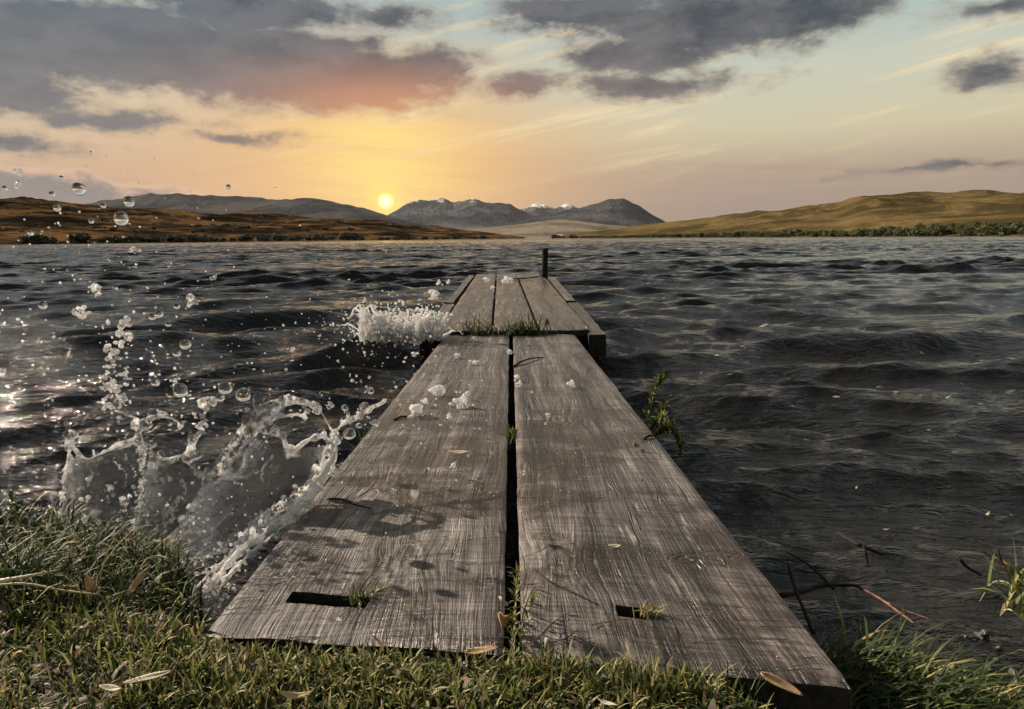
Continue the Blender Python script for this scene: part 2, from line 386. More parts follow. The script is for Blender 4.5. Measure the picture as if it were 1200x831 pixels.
M_straw = mat_simple('straw_stem', (0.24, 0.23, 0.10), (0.44, 0.40, 0.22), 50, 0.6)
M_leaf_tan = mat_leaf('dry_tan_leaf', (0.42, 0.27, 0.13), (0.52, 0.42, 0.24))
M_leaf_orange = mat_leaf('dry_orange_leaf', (0.44, 0.20, 0.09), (0.50, 0.30, 0.15))
M_leaf_pale = mat_leaf('pale_leaf', (0.55, 0.50, 0.36), (0.62, 0.58, 0.46))
M_leaf_grey = mat_leaf('grey_dead_leaf', (0.20, 0.17, 0.15), (0.42, 0.37, 0.33))
M_leaf_green = mat_leaf('dark_green_leaf', (0.020, 0.045, 0.016), (0.05, 0.085, 0.03), (0.03, 0.04, 0.02))
M_shrub = mat_blade('shrub_leaf', 0.7)

# ================================================================== LARGE STRUCTURE
# ---- lake bed / ground sheet reaching the horizon
th = np.linspace(0, 2*np.pi, 96, endpoint=False)
rr = np.array([0.5, 4, 20, 100, 500, 2500, 7000, 16000])
V = np.stack([rr[:, None]*np.cos(th), rr[:, None]*np.sin(th), np.full((len(rr), 96), -1.2)], -1).reshape(-1, 3)
V = np.vstack([V, [[0, 0, -1.2]]])
Fq = grid_faces(len(rr), 96, True); j = np.arange(96)
cap = np.stack([j, (j+1) % 96, np.full(96, len(V)-1)], -1)
tag(ob('ground', mesh_np('ground', V, np.vstack([tris_of(Fq), cap])), M_bed), 'dark lake bed and ground sheet reaching the horizon', 'ground', kind='structure')

# ---- waves
WR = np.random.default_rng(5); WAVES = []
for i in range(76):
    L = 0.10*(2.9/0.10)**(i/75.0)*WR.uniform(0.9, 1.1)
    a = R(-90+8) + WR.normal(0, 0.20 if L > 0.6 else 0.36)      # heading: towards the shore
    WAVES.append((L, math.cos(a), math.sin(a), 0.0082*L**0.86*WR.uniform(0.5, 1.25)*float(np.interp(L, [0.10, 0.3, 0.6, 0.9, 1.6, 2.9], [0.75, 1.12, 1.3, 1.15, 0.8, 0.55])), WR.uniform(0, 6.28)))
# single crests: x0, y0, length, width, height, skew
CRESTS = [(-0.95, 4.95, 0.50, 0.17, 0.15, 0.05), (-1.75, 4.7, 0.55, 0.17, 0.08, 0.10), (3.15, 5.3, 0.9, 0.26, 0.16, -0.06), (4.6, 5.2, 0.9, 0.3, 0.10, 0.0),
          (1.35, 3.6, 1.0, 0.24, 0.07, -0.35), (2.3, 3.1, 0.9, 0.22, 0.06, -0.30), (-1.6, 3.3, 0.9, 0.2, 0.06, 0.30), (-0.9, 3.0, 0.5, 0.17, 0.06, 0.2),
          (1.2, 7.0, 0.7, 0.25, 0.10, 0.0), (-2.9, 7.4, 1.0, 0.28, 0.12, 0.05), (5.5, 8.2, 1.4, 0.35, 0.12, 0.0), (-5.2, 9.5, 1.6, 0.4, 0.12, 0.0),
          (2.6, 4.3, 0.8, 0.2, 0.08, -0.2), (-3.6, 5.6, 0.9, 0.25, 0.08, 0.1), (0.8, 5.4, 0.35, 0.16, 0.09, 0.0)]
def waves(x, y, sp):
    gx = np.zeros_like(x); gy = np.zeros_like(x); z = np.zeros_like(x)
    d = np.hypot(x, y-0.3); gust = 1.0+0.45*vnoise(x*0.10, y*0.16, 3, 3); yw = y+1.5*np.tanh(np.sqrt(x*x+0.5)/6)
    for L, cx, cy, A, ph in WAVES:
        k = 2*np.pi/L; fade = np.clip((L/sp-2.0)/2.5, 0, 1)
        shore = ss(d, 0.9, 3.6)*0.86+0.14 if L > 0.45 else ss(d, 0.7, 2.2)*0.55+0.45
        q = k*(x*cx+yw*cy)+ph+0.9*np.sin(0.43*x+0.61*y+ph); a = A*fade*shore*gust
        c, s = np.cos(q), np.sin(q); z += a*(1.1*((c+1)*0.5)**1.8*2-0.95); gx -= cx*a*s*1.1; gy -= cy*a*s*1.1
    for x0, y0, ln, wd, hh, sk in CRESTS:
        v = (y-y0-sk*(x-x0)-0.08*np.sin((x-x0)*3.0))/wd
        z += hh*np.exp(-((x-x0)/ln)**2)*np.where(v < 0, np.exp(-(v*1.7)**2), np.exp(-(v*0.75)**2))-0.25*hh*np.exp(-((x-x0)/ln)**2)*np.exp(-((v+1.9)*1.0)**2)
    return gx, gy, z
def wz(x, y): return float(waves(np.array([float(x)]), np.array([float(y)]), np.array([0.05]))[2][0])
Ys = [0.8]
while Ys[-1] < 7000:
    y = Ys[-1]; step = y*y/(FPX*HC)*1.25
    step = max(step, 0.010); step = min(step, 0.075) if y < 24 else min(step, 0.125) if y < 48 else min(step, 0.125*(1+(y-48)*0.022))
    Ys.append(y+step if y < 300 else y*1.22)
Ys = np.array(Ys)
us = np.concatenate([np.linspace(-3.0, -0.86, 46)[:-1], np.linspace(-0.86, 0.86, 720), np.linspace(0.86, 3.0, 46)[1:]])
YY, UU = np.meshgrid(Ys, us, indexing='ij'); XX = YY*UU
sp = np.maximum(np.gradient(Ys)[:, None], np.abs(np.gradient(us))[None, :]*YY)
gx, gy, gz = waves(XX, YY, sp)
V = np.stack([XX+gx, YY+gy, gz], -1).reshape(-1, 3)
lake = ob('lake', mesh_np('lake', V, grid_faces(len(Ys), len(us))), M_water)
tag(lake, 'dark choppy lake water stretching to the far shore', 'lake', kind='structure')

# ---- hills and mountains, each a height field from its shore to behind its ridge
def hill(name, ctrl, mat, label, cat, rough, seed, nc=300, nr=46, power=1.15, gully=0.0, jag=0.0, amp=0.10):
    c = np.array(ctrl, float); px = np.linspace(c[0, 0], c[-1, 0], nc)
    ry, ys, yr = (np.interp(px, c[:, 0], c[:, k]) for k in (1, 2, 3))
    k = np.ones(7)/7; ryp = np.pad(ry, 3, mode='edge'); ry = np.convolve(ryp, k, 'valid')
    t = np.concatenate([np.linspace(0, 1, nr), np.linspace(1.06, 1.7, 10)])
    P = []
    for i in range(nc):
        top = at(px[i], ry[i], yr[i]); sx = top.x/top.y; zr = max(top.z, 0.2)
        Yt = ys[i]+(yr[i]-ys[i])*t
        zt = np.where(t <= 1, np.maximum(t, 0)**power, 1-(t-1)**1.6*1.1)*zr-0.4*(t < 0.001)
        P.append(np.stack([sx*Yt, Yt, zt], -1))
    P = np.array(P).transpose(1, 0, 2); x, y = P[..., 0], P[..., 1]
    S = 1.0/rough; env = np.clip(t*(1.0-np.abs(t-0.62)*0.45), 0, 1)[:, None]*np.minimum(1, np.interp(px, [px[0], px[0]+60, px[-1]-60, px[-1]], [0.2, 1, 1, 0.2]))[None]
    zmax = np.maximum(P[nr-1, :, 2], 1)[None]
    nz = vnoise(x*S, y*S*0.7, seed, 5)
    if jag: nz = nz+jag*(0.6-np.abs(vnoise(x*S*1.7, y*S*1.7, seed+1, 5)))*1.5
    if gully: nz = nz-gully*np.abs(np.sin(x*S*2.2+1.5*vnoise(x*S*0.5, y*S*0.5, seed+2, 2)))
    P[..., 2] += nz*env*zmax*amp*np.where(t <= 1.0, np.clip(1.35-t*0.55, 0, 2), 0.8)[:, None]
    o = ob(name, mesh_np(name, P.reshape(-1, 3), grid_faces(len(t), nc)), mat)
    return tag(o, label, cat, kind='structure')
M_hl = mat_hill('brown_hill', ((0.009, 0.0075, 0.0045), (0.036, 0.024, 0.012), (0.135, 0.078, 0.032)), 0.017, 9)
M_hr = mat_hill('gold_hill', ((0.050, 0.040, 0.017), (0.088, 0.065, 0.028), (0.135, 0.096, 0.042)), 0.024, 1.2)
M_m1 = mat_hill('slate_mountain', ((0.034, 0.036, 0.040), (0.055, 0.055, 0.057), (0.085, 0.08, 0.076)), 0.0016, 3)
M_m2 = mat_hill('snow_mountain', ((0.034, 0.038, 0.046), (0.060, 0.062, 0.070), (0.10, 0.098, 0.10)), 0.0016, 3, (478, 420))
M_m3 = mat_hill('far_plain', ((0.10, 0.085, 0.065), (0.17, 0.145, 0.11), (0.24, 0.205, 0.16)), 0.002, 2)
hill('mountain', [(560,262,9000,11500),(600,252,9000,11500),(615,244,9000,11500),(628,238,9000,11500),(640,242,9000,11500),(655,244,9000,11500),(664,241,9000,11500),(680,246,9000,11500),(730,262,9000,11500)],
     M_m2, 'small far snow-capped peak between two darker mountains', 'mountain', 700, 21, nc=140, jag=1.0, amp=0.13)
hill('mountain', [(430,266,6500,9000),(462,248,6500,9000),(478,239,6500,9000),(492,235,6500,9000),(515,236,6500,9000),(532,239,6500,9000),(556,235,6500,9000),(578,239,6500,9000),(597,240,6500,9000),(612,248,6500,9000),(650,264,6500,9000)],
     M_m2, 'broad grey mountain dusted with snow along its ridge', 'mountain', 420, 22, nc=320, nr=70, jag=0.8, amp=0.085)
hill('mountain', [(585,266,4800,6600),(640,249,4800,6600),(680,243,4800,6600),(700,240,4800,6600),(714,235,4800,6600),(732,235,4800,6600),(748,241,4800,6600),(762,250,4800,6600),(790,266,4800,6600),(830,274,4800,6600)],
     mat_hill('slate_mountain_snowflecked', ((0.028, 0.031, 0.036), (0.048, 0.050, 0.054), (0.08, 0.077, 0.075)), 0.002, 3, (372, 90)), 'dark rounded mountain with flecks of snow beside the golden hill', 'mountain', 420, 23, nc=260, nr=60, jag=0.5, amp=0.08)
hill('mountain', [(-420,240,3600,5200),(-100,240,3600,5200),(60,247,3600,5200),(130,235,3600,5200),(180,227,3600,5200),(215,226,3600,5200),(300,232,3600,5200),(380,236,3600,5200),(420,243,3600,5200),(460,254,3600,5200),(520,270,3600,5200)],
     M_m1, 'long dark slate mountain ridge under the setting sun', 'mountain', 500, 24, nc=320, jag=0.6, amp=0.13)
hill('plain', [(430,274,1500,3800),(520,270,1500,3800),(600,264,1500,3800),(640,258,1500,3800),(665,257,1500,3800),(700,262,1500,3800),(760,268,1500,3800),(860,274,1500,3800)],
     M_m3, 'pale grey plain at the foot of the mountains', 'plain', 500, 25, nc=120)
hill('plain', [(-900,270,900,4200),(300,273,1000,4200),(900,273,1000,4200),(1900,262,600,4200)], M_m3, 'low flat land behind the far shore', 'plain', 500, 26, nc=160)
LH = [(-700,215,160,420),(-300,222,210,620),(-100,231,250,700),(0,236,290,760),(40,234,300,780),(75,237,310,800),(110,241,330,830),(150,245,350,860),(200,249,390,900),(260,250,440,950),(340,254,520,1000),(440,258,640,1080),(520,266,760,1150),(575,273,900,1200),(615,278,1000,1200)]
RH = [(650,277.5,1000,1300),(690,271,880,1250),(740,265,760,1200),(800,258,640,1120),(850,250,540,1040),(885,247,480,980),(950,240,400,900),(982,239,370,860),(1005,231,345,820),(1032,226,320,800),(1062,224,300,780),(1130,223,260,740),(1200,225,220,700),(1400,222,150,560),(1800,215,90,420)]
hill('hill', LH, M_hl, 'brown scrubby hills in gold and dark bands along the shore', 'hill', 75, 31, nc=520, nr=90, power=1.0, gully=0.7, jag=0.8, amp=0.15)
hill('hill', RH, M_hr, 'smooth golden grass hill rising behind the green hedge', 'hill', 80, 32, nc=520, nr=90, power=1.05, gully=0.9, jag=0.3, amp=0.15)

# ---- bank
def bankz(x, y):
    ye = np.interp(x, [-14, -3, -1.4, -1.0, -0.66, -0.56, -0.5, 0.46, 0.58, 0.72, 0.95, 1.15, 1.4, 3, 14],
                   [2.2, 1.6, 1.40, 1.36, 1.24, 1.10, 1.02, 1.00, 1.10, 1.05, 1.02, 1.30, 1.42, 1.7, 2.4])
    zt = np.interp(x, [-14, -1.5, -0.8, -0.55, -0.4, 0.2, 0.42, 0.52, 0.9, 1.3, 14], [0.30, 0.27, 0.265, 0.232, 0.205, 0.205, 0.165, 0.115, 0.055, 0.10, 0.3])
    fe = np.interp(x, [-0.47, -0.01, 0.01, 0.45], [1.0, 0.955, 0.948, 0.885])
    zt = zt+0.050*ss(x, -0.75, -0.45)*ss(x, 0.42, 0.26)*ss(y, fe-0.004, fe-0.05)
    under = (x > -0.5) & (x < 0.47)
    n = vnoise(x*1.5, y*1.5, 41, 4)*0.020
    n = np.where(under & (y > 0.86), np.minimum(n, 0.0), n)
    wdt = np.interp(x, [-2, -0.5, 0.45, 0.6, 1.4], [0.24, 0.2, 0.2, 0.36, 0.4])
    e = ss(y+0.03*vnoise(x*3, y*3, 42, 3), ye-0.02, ye+wdt)
    return (zt+n)*(1-e)+(-0.35)*e
bx_ = np.concatenate([np.linspace(-14, -2.2, 30)[:-1], np.linspace(-2.2, 2.2, 240), np.linspace(2.2, 14, 30)[1:]])
by_ = np.concatenate([np.linspace(-10, 0, 24)[:-1], np.linspace(0, 2.0, 110), np.linspace(2.0, 3.2, 12)[1:]])
BX, BY = np.meshgrid(bx_, by_)
V = np.stack([BX, BY, bankz(BX, BY)], -1).reshape(-1, 3)
tag(ob('bank', mesh_np('bank', V, grid_faces(len(by_), len(bx_))), M_soil), 'dark earth bank under the grass', 'ground', kind='structure')

# ================================================================== JETTY
jet = empty('jetty', (0, 3.0, 0)); tag(jet, 'weathered wooden plank jetty running out from the grass into the lake', 'jetty')
def plank(name, cor, thick, mat, nx=26, ny=150, slots=(), seed=0, rough=0.0022):
    """cor: near a, near b, far a, far b corners of the top; slots in world x0,x1,y0,y1,depth"""
    a, b, c, d = [np.array(p, float) for p in cor]
    S = list(np.linspace(0, 1, nx)); T = list(np.linspace(0, 1, ny)); W = np.linalg.norm(b-a); L = np.linalg.norm(c-a)
    S += [0.003/W, 1-0.003/W]; T += [0.003/L, 1-0.003/L]; regs = []
    for x0, x1, y0, y1, dp in slots:
        s0, s1 = (x0-a[0])/(b[0]-a[0]), (x1-a[0])/(b[0]-a[0]); yn = a[1]+(b[1]-a[1])*(s0+s1)/2
        t0, t1 = (y0-yn)/(c[1]-yn), (y1-yn)/(c[1]-yn); regs.append((s0, s1, t0, t1, dp))
        S = [s for s in S if not (abs(s-s0) < 0.01 or abs(s-s1) < 0.01)]+[s0-.003, s0+.003, s1-.003, s1+.003]
        T = [t for t in T if not (abs(t-t0) < 0.0012 or abs(t-t1) < 0.0012)]+[t0-.0004, t0+.0004, t1-.0004, t1+.0004, (t0+t1)/2]
    S, T = np.array(sorted(S)), np.array(sorted(T)); TT, SS = np.meshgrid(T, S, indexing='ij')
    P = ((1-TT)*(1-SS))[..., None]*a+((1-TT)*SS)[..., None]*b+(TT*(1-SS))[..., None]*c+(TT*SS)[..., None]*d
    x, y = P[..., 0].copy(), P[..., 1].copy()
    P[..., 2] += rough*vnoise(x*9, y*1.6, seed, 4)+rough*0.5*vnoise(x*26, y*3, seed+1, 3)
    edge = np.minimum(SS, 1-SS)*W; P[..., 2] -= 0.004*np.exp(-edge/0.006)
    P[..., 2] -= 0.004*np.exp(-TT*L/0.006)
    P[..., 0] += np.where(edge < 0.01, 0.0016*vnoise(y*7, y*0+seed, seed+2, 4), 0)
    P[0, :, 1] += 0.0012*vnoise(x[0]*14, x[0]*0, seed+3, 4)
    for s0, s1, t0, t1, dp in regs:
        nb_ = (np.abs(SS-(s0+s1)/2) < (s1-s0)/2+0.02) & (np.abs(TT-(t0+t1)/2) < (t1-t0)/2+0.003)
        P[..., 1] += np.where(nb_, 0.0022*vnoise(x*48, TT*0+seed, seed+5, 4), 0)
        P[..., 2] -= dp*((SS > s0) & (SS < s1) & (TT > t0) & (TT < t1))
    nt_, ns = len(T), len(S); top = P.reshape(-1, 3)
    ring = np.concatenate([np.arange(ns), np.arange(1, nt_)*ns+ns-1, (nt_-1)*ns+np.arange(ns-2, -1, -1), np.arange(nt_-2, 0, -1)*ns])
    low = top[ring].copy(); low[:, 2] -= thick; n0 = len(top); m = len(ring); k = np.arange(m)
    side = np.stack([ring[(k+1) % m], ring[k], n0+k, n0+(k+1) % m], -1)
    V = np.vstack([top, low, low.mean(0)]); capf = np.stack([n0+(k+1) % m, n0+k, np.full(m, n0+m)], -1)
    me = mesh_np(name, V, np.vstack([tris_of(grid_faces(nt_, ns)), tris_of(side), capf]))
    me.materials.append(mat); me.materials.append(M_beam_shade); mi = np.ones(len(me.polygons), np.int32); mi[:2*(nt_-1)*(ns-1)] = 0  # plank ends, sides and underside take the dark painted shade
    ctr = V[:, 2][tris_of(grid_faces(nt_, ns))].min(1); pln = (((1-TT)*(1-SS))*a[2]+((1-TT)*SS)*b[2]+(TT*(1-SS))*c[2]+(TT*SS)*d[2]).reshape(-1)[tris_of(grid_faces(nt_, ns))].min(1); mi[:len(ctr)][ctr < pln-0.02] = 1; me.polygons.foreach_set('material_index', mi)  # slot walls coloured dark to stand for shade in the recess
    sm = np.ones(len(me.polygons), bool); me.polygons.foreach_set('use_smooth', sm)
    me.set_sharp_from_angle(angle=R(38))
    return ob(name, me, mat, jet, -jet.location)
def deckz(y): return 0.293-0.023*y
def atd(px, py):                                    # pixel to the tilted near deck
    Y = 1.0
    for _ in range(30):
        p = atz(px, py, deckz(Y)); Y = p.y
    return p
E1, E2, E3, E4 = atd(238, 742), atd(590, 764), atd(612, 768), atd(998, 803)
fy = 4.79
pl = plank('plank', [E1, E2, (-0.462, fy, deckz(fy)), (-0.018, fy, deckz(fy))], 0.055, M_wood,
           slots=[(atd(337, 703).x, atd(432, 703).x, atd(385, 709).y, atd(385, 697).y, 0.035)], seed=51)
pr = plank('plank', [E3, E4, (0.008, fy+0.01, deckz(fy)), (0.437, fy-0.01, deckz(fy))], 0.060, M_wood,
           slots=[(atd(724, 718).x, atd(758, 718).x, atd(742, 724).y, atd(742, 712).y, 0.035)], seed=61)
ZN, ZF, YN, YF = 0.215, 0.325, 4.73, 10.2
def f3(px, near, Y=None):
    y = (YN if near else YF) if Y is None else Y
    z = ZN+(ZF-ZN)*(y-YN)/(YF-YN); s = (px-597.5)/FPX*y*1.017
    return (s, y, z)
plank('plank', [f3(511.5, 1), f3(573, 1), f3(558, 0), f3(579.5, 0)], 0.045, M_wood2, 14, 60, seed=71)
plank('plank', [f3(576, 1), f3(628, 1), f3(581.5, 0), f3(602.5, 0)], 0.045, M_wood2, 14, 60, seed=75)
plank('plank', [f3(631, 1), f3(688, 1), f3(606.5, 0, 9.35), f3(637, 0, 9.35)], 0.045, M_wood3, 14, 60, seed=79)
a = f3(603.5, 0, 9.45); b = f3(632, 0, 9.45); c = f3(603.5, 0, 10.1); d = f3(631, 0, 10.1)
plank('plank', [a, b, c, d], 0.045, M_wood2, 10, 14, seed=83)
def beam(name, p0, p1, w, h, mat, seed=0, seg=18):
    """rough squared timber; p0, p1 the centre of its top"""
    p0, p1 = np.array(p0, float), np.array(p1, float); t = np.linspace(0, 1, seg)
    ax = (p1-p0)/np.linalg.norm(p1-p0); sd_ = np.cross(ax, [0, 0, 1]); sd_ /= np.linalg.norm(sd_); upv = np.cross(sd_, ax)
    prof = [(-.5, -.05), (-.46, 0), (.46, 0), (.5, -.05), (.5, -.95), (.46, -1), (-.46, -1), (-.5, -.95)]
    C = p0+(p1-p0)*t[:, None]
    V = np.array([[C[i]+sd_*q[0]*w*(1+0.03*math.sin(seed+i*1.3))+upv*(q[1]*h+0.004*math.sin(seed*2+i*2.1+q[0])) for q in prof] for i in range(seg)]).reshape(-1, 3)
    n = 8; Fq = grid_faces(seg, n, True); V = np.vstack([V, C[0]-upv*h/2, C[-1]-upv*h/2]); j = np.arange(n); k = (j+1) % n
    caps = np.vstack([np.stack([k, j, np.full(n, seg*n)], -1), np.stack([(seg-1)*n+j, (seg-1)*n+k, np.full(n, seg*n+1)], -1)])
    me = mesh_np(name, V, np.vstack([tris_of(Fq), caps])); me.materials.append(mat); me.materials.append(M_beam_shade)
    me.polygons.foreach_set('material_index', np.array([0 if p_.normal.z > 0.7 else 1 for p_ in me.polygons], np.int32)); me.set_sharp_from_angle(angle=R(35))  # faces not pointing up get the dark wet tone with shade painted in
    return ob(name, me, mat, jet, -jet.location)
def f4(px, y, dz): p = f3(px, 1, y); return (p[0], p[1], p[2]+dz)
M_rail = mat_wood('weathered_side_beam', False)
lm = f4(505, 4.66, -0.012); le = f4(557, 10.0, -0.012)
def lerp(a, b, t): return tuple(a[i]+(b[i]-a[i])*t for i in range(3))
beam('side_beam', (-0.578, 4.64, 0.193), (-0.60, 6.55, 0.232), 0.11, 0.155, M_rail, 1)
beam('side_beam', (-0.600, 6.60, 0.243), (-0.585, 10.1, 0.312), 0.085, 0.15, M_rail, 2)
beam('side_beam', (0.588, 4.64, 0.193), (0.590, 6.60, 0.232), 0.12, 0.155, M_rail, 3)
beam('side_beam', (0.580, 6.65, 0.240), (0.565, 9.6, 0.300), 0.10, 0.15, M_rail, 4)
beam('cross_beam', (-0.51, 4.86, 0.158), (0.52, 4.86, 0.158), 0.10, 0.13, M_beam_shade, 5)
beam('cross_beam', (-0.52, 7.3, 0.20), (0.51, 7.3, 0.20), 0.10, 0.12, M_beam_shade, 6)
beam('cross_beam', (-0.52, 9.7, 0.25), (0.50, 9.7, 0.25), 0.10, 0.12, M_beam_shade, 7)
pz = f3(633, 0, 9.42)
def post(name, x, y, z0, z1, r, seed):
    n = 14; zz = np.concatenate([np.linspace(z0, z1, n), [z1+0.004]]); rad = np.concatenate([r*(1+0.05*np.sin(np.arange(n)*1.9+seed)), [r*0.72]])
    pts = [(x+0.004*math.sin(i+seed), y+0.004*math.cos(i*1.3+seed), z) for i, z in enumerate(zz)]
    V, Fq, C = tube_arrays(pts, rad, 14); me = mesh_np(name, V, np.vstack([tris_of(Fq), C])); me.set_sharp_from_angle(angle=R(45))
    return ob(name, me, M_post, jet, -jet.location)
post('post', pz[0]+0.035, 9.42, -1.1, at(633, 292, 9.42).z, 0.043, 1)
for i, (x, y, z) in enumerate([(-0.47, 4.98, 0.03), (0.47, 4.98, 0.03), (-0.46, 7.42, 0.08), (0.45, 7.42, 0.08), (-0.46, 9.82, 0.13)]):
    post('post', x, y, -1.15, z, 0.055, 5+i)
tube('rope', [(-jet.location[0]+q[0], q[1]-3.0, q[2]) for q in catmull([(pz[0]+0.0, 9.37, 0.345), (pz[0]-0.16, 9.2, 0.322), (pz[0]-0.30, 9.15, 0.318), (0.0, 9.1, 0.316)], 14)], 0.008, M_twig, jet, 6)

# ================================================================== PLANTS
class Blades:
    def __init__(s): s.V = []; s.F = []; s.C = []; s.n = 0
    def add(s, base, h, w, head, bend, tint, lev=5, twist=None):
        """base (N,3); h, w, bend (N,); head = heading angle (N,); tint (N,3)"""
        N = len(base); t = np.linspace(0, 1, lev)[None, :]
        hd = np.stack([np.cos(head), np.sin(head)], -1); sdv = np.stack([-np.sin(head), np.cos(head)], -1)
        ang = bend[:, None]*t*1.0
        ds = h[:, None]/(lev-1)
        hor = np.cumsum(np.concatenate([np.zeros((N, 1)), np.sin(ang[:, 1:])*ds], 1), 1); ver = np.cumsum(np.concatenate([np.zeros((N, 1)), np.cos(ang[:, 1:])*ds], 1), 1)
        wd = w[:, None]*np.array([0.75, 1.0, 0.9, 0.6, 0.06][:lev] if lev == 5 else np.linspace(1, 0.1, lev))[None, :]*0.5
        C = np.stack([base[:, 0:1]+hor*hd[:, 0:1], base[:, 1:2]+hor*hd[:, 1:2], base[:, 2:3]+ver], -1)
        tw = (twist if twist is not None else np.zeros(N))[:, None]
        sx = sdv[:, 0:1]*np.cos(tw)+hd[:, 0:1]*np.sin(tw); sy = sdv[:, 1:2]*np.cos(tw)+hd[:, 1:2]*np.sin(tw)
        off = np.stack([sx*wd, sy*wd, 0*wd], -1)
        VV = np.stack([C-off, C+off], 2).reshape(-1, 3)
        i = np.arange(N)[:, None]*(lev*2)+np.arange(lev-1)[None, :]*2
        s.F.append((np.stack([i, i+1, i+3, i+2], -1).reshape(-1, 4))+s.n); s.V.append(VV); s.C.append(np.repeat(tint, lev*2, axis=0)); s.n += len(VV)
    def mesh(s, name):
        V = np.vstack(s.V); me = mesh_np(name, V, np.vstack(s.F)); C = np.vstack(s.C)
        at_ = me.color_attributes.new('tint', 'FLOAT_COLOR', 'POINT'); at_.data.foreach_set('color', np.hstack([C, np.ones((len(C), 1))]).astype(np.float32).ravel())
        return me
PAL = np.array([(0.020, 0.036, 0.008), (0.050, 0.075, 0.016), (0.115, 0.140, 0.032), (0.23, 0.235, 0.07), (0.33, 0.27, 0.12), (0.42, 0.36, 0.21)])
def tints(n, p, r): 
    i = r.choice(6, n, p=p); return PAL[i]*r.uniform(0.7, 1.3, (n, 1))
gr = np.random.default_rng(3); G = Blades()
def scatter(n, x0, x1, y0, y1, hmin, hmax, w, p, cond=None, bend=(0.2, 1.5), head=None):
    x = gr.uniform(x0, x1, n); y = gr.uniform(y0, y1, n)
    cl = vnoise(x*5, y*5, 44, 3); keep = gr.uniform(-1.2, 1.0, n) < cl+0.35
    if cond is not None: keep &= cond(x, y)
    x, y, cl = x[keep], y[keep], cl[keep]; n = len(x); z = bankz(x, y)-0.004
    h = gr.uniform(hmin, hmax, n)*(1+0.35*cl)
    hd = gr.uniform(0, 2*np.pi, n) if head is None else gr.normal(head, 0.9, n)
    G.add(np.stack([x, y, z], -1), h, gr.uniform(0.5, 1.2, n)*w, hd, gr.uniform(*bend, n), tints(n, p, gr), twist=gr.uniform(-0.6, 0.6, n))
def offdeck(x, y):
    front = np.interp(x, [-0.47, -0.01, 0.01, 0.45], [E1.y, E2.y, E3.y, E4.y])-0.012
    return ~((x > -0.47) & (x < 0.445) & (y > front)) & (bankz(x, y) > 0.0)
pf = [0.22, 0.22, 0.20, 0.18, 0.10, 0.08]
scatter(26000, -1.5, 0.40, 0.60, 1.06, 0.016, 0.046, 0.0038, pf, offdeck, (0.3, 2.2))
scatter(6500, 0.25, 1.5, 0.60, 1.05, 0.025, 0.065, 0.0040, [0.34, 0.3, 0.18, 0.1, 0.05, 0.03], offdeck, (0.4, 1.9))
scatter(15000, -2.4, -0.52, 1.0, 1.62, 0.03, 0.085, 0.0036, [0.56, 0.27, 0.09, 0.04, 0.02, 0.02], offdeck, (0.5, 2.2))
scatter(5000, -2.2, -0.52, 1.05, 1.6, 0.05, 0.12, 0.0040, [0.45, 0.28, 0.13, 0.07, 0.04, 0.03], offdeck, (1.0, 2.4))
scatter(4600, 0.46, 1.05, 0.80, 1.42, 0.05, 0.13, 0.0048, [0.52, 0.27, 0.11, 0.06, 0.02, 0.02], offdeck, (0.9, 2.3), head=-0.6)
scatter(1700, 0.98, 2.2, 1.05, 1.75, 0.05, 0.12, 0.0050, [0.2, 0.25, 0.22, 0.18, 0.1, 0.05], offdeck, (0.9, 2.3))
scatter(9000, -3.6, 3.2, -0.4, 0.62, 0.03, 0.07, 0.006, pf, offdeck)
scatter(8000, -0.52, 0.36, 0.78, 1.02, 0.018, 0.046, 0.0046, [0.06, 0.16, 0.26, 0.28, 0.14, 0.10], offdeck, (0.2, 2.0))
n = 1500; x = gr.uniform(-1.5, 1.2, n); y = gr.uniform(0.62, 1.35, n); kp = offdeck(x, y) & (bankz(x, y) > 0.06); x, y = x[kp], y[kp]; n = len(x)
LIT = np.array([(0.16, 0.10, 0.055), (0.30, 0.21, 0.11), (0.10, 0.075, 0.055), (0.42, 0.36, 0.24), (0.22, 0.18, 0.15)])
G.add(np.stack([x, y, bankz(x, y)+gr.uniform(0.0, 0.022, n)], -1), gr.uniform(0.012, 0.04, n), gr.uniform(0.003, 0.011, n), gr.uniform(0, 6.28, n), gr.uniform(1.2, 3.0, n), LIT[gr.integers(0, 5, n)]*gr.uniform(.7, 1.2, (n, 1)), twist=gr.uniform(-1.4, 1.4, n))
tag(ob('grass', G.mesh('grass'), M_blade), 'short green and straw-coloured grass covering the bank', 'grass', kind='stuff')

def tuft(name, loc, n, hmin, hmax, w, p, label, spread, bend=(0.2, 1.4), seed=0, cat='grass tuft', group=None, squash=1.0, zs=0.0):
    r = np.random.default_rng(200+seed); B = Blades()
    bx = r.normal(0, spread, n); by = r.normal(0, spread*squash, n)
    B.add(np.stack([bx, by, np.full(n, zs)], -1), r.uniform(hmin, hmax, n), r.uniform(0.6, 1.2, n)*w, r.uniform(0, 6.28, n), r.uniform(*bend, n), tints(n, p, r), twist=r.uniform(-.6, .6, n))
    o = ob(name, B.mesh(name), M_blade, loc=loc); return tag(o, label, cat, group)
pj = [0.58, 0.27, 0.08, 0.04, 0.02, 0.01]
def fz(y): return ZN+(ZF-ZN)*(y-YN)/(YF-YN)
tuft('grass_tuft', (-0.225, 4.715, 0.185), 90, 0.05, 0.24, 0.007, pj, 'thin grass tuft at the board step beside the open gap', 0.05, (0.5, 2.4), 1, squash=0.5)
tuft('grass_tuft', (0.060, 4.715, 0.185), 240, 0.05, 0.19, 0.008, pj, 'dense bushy grass tuft at the board step over the central gap', 0.085, (0.5, 2.5), 2, squash=0.4)
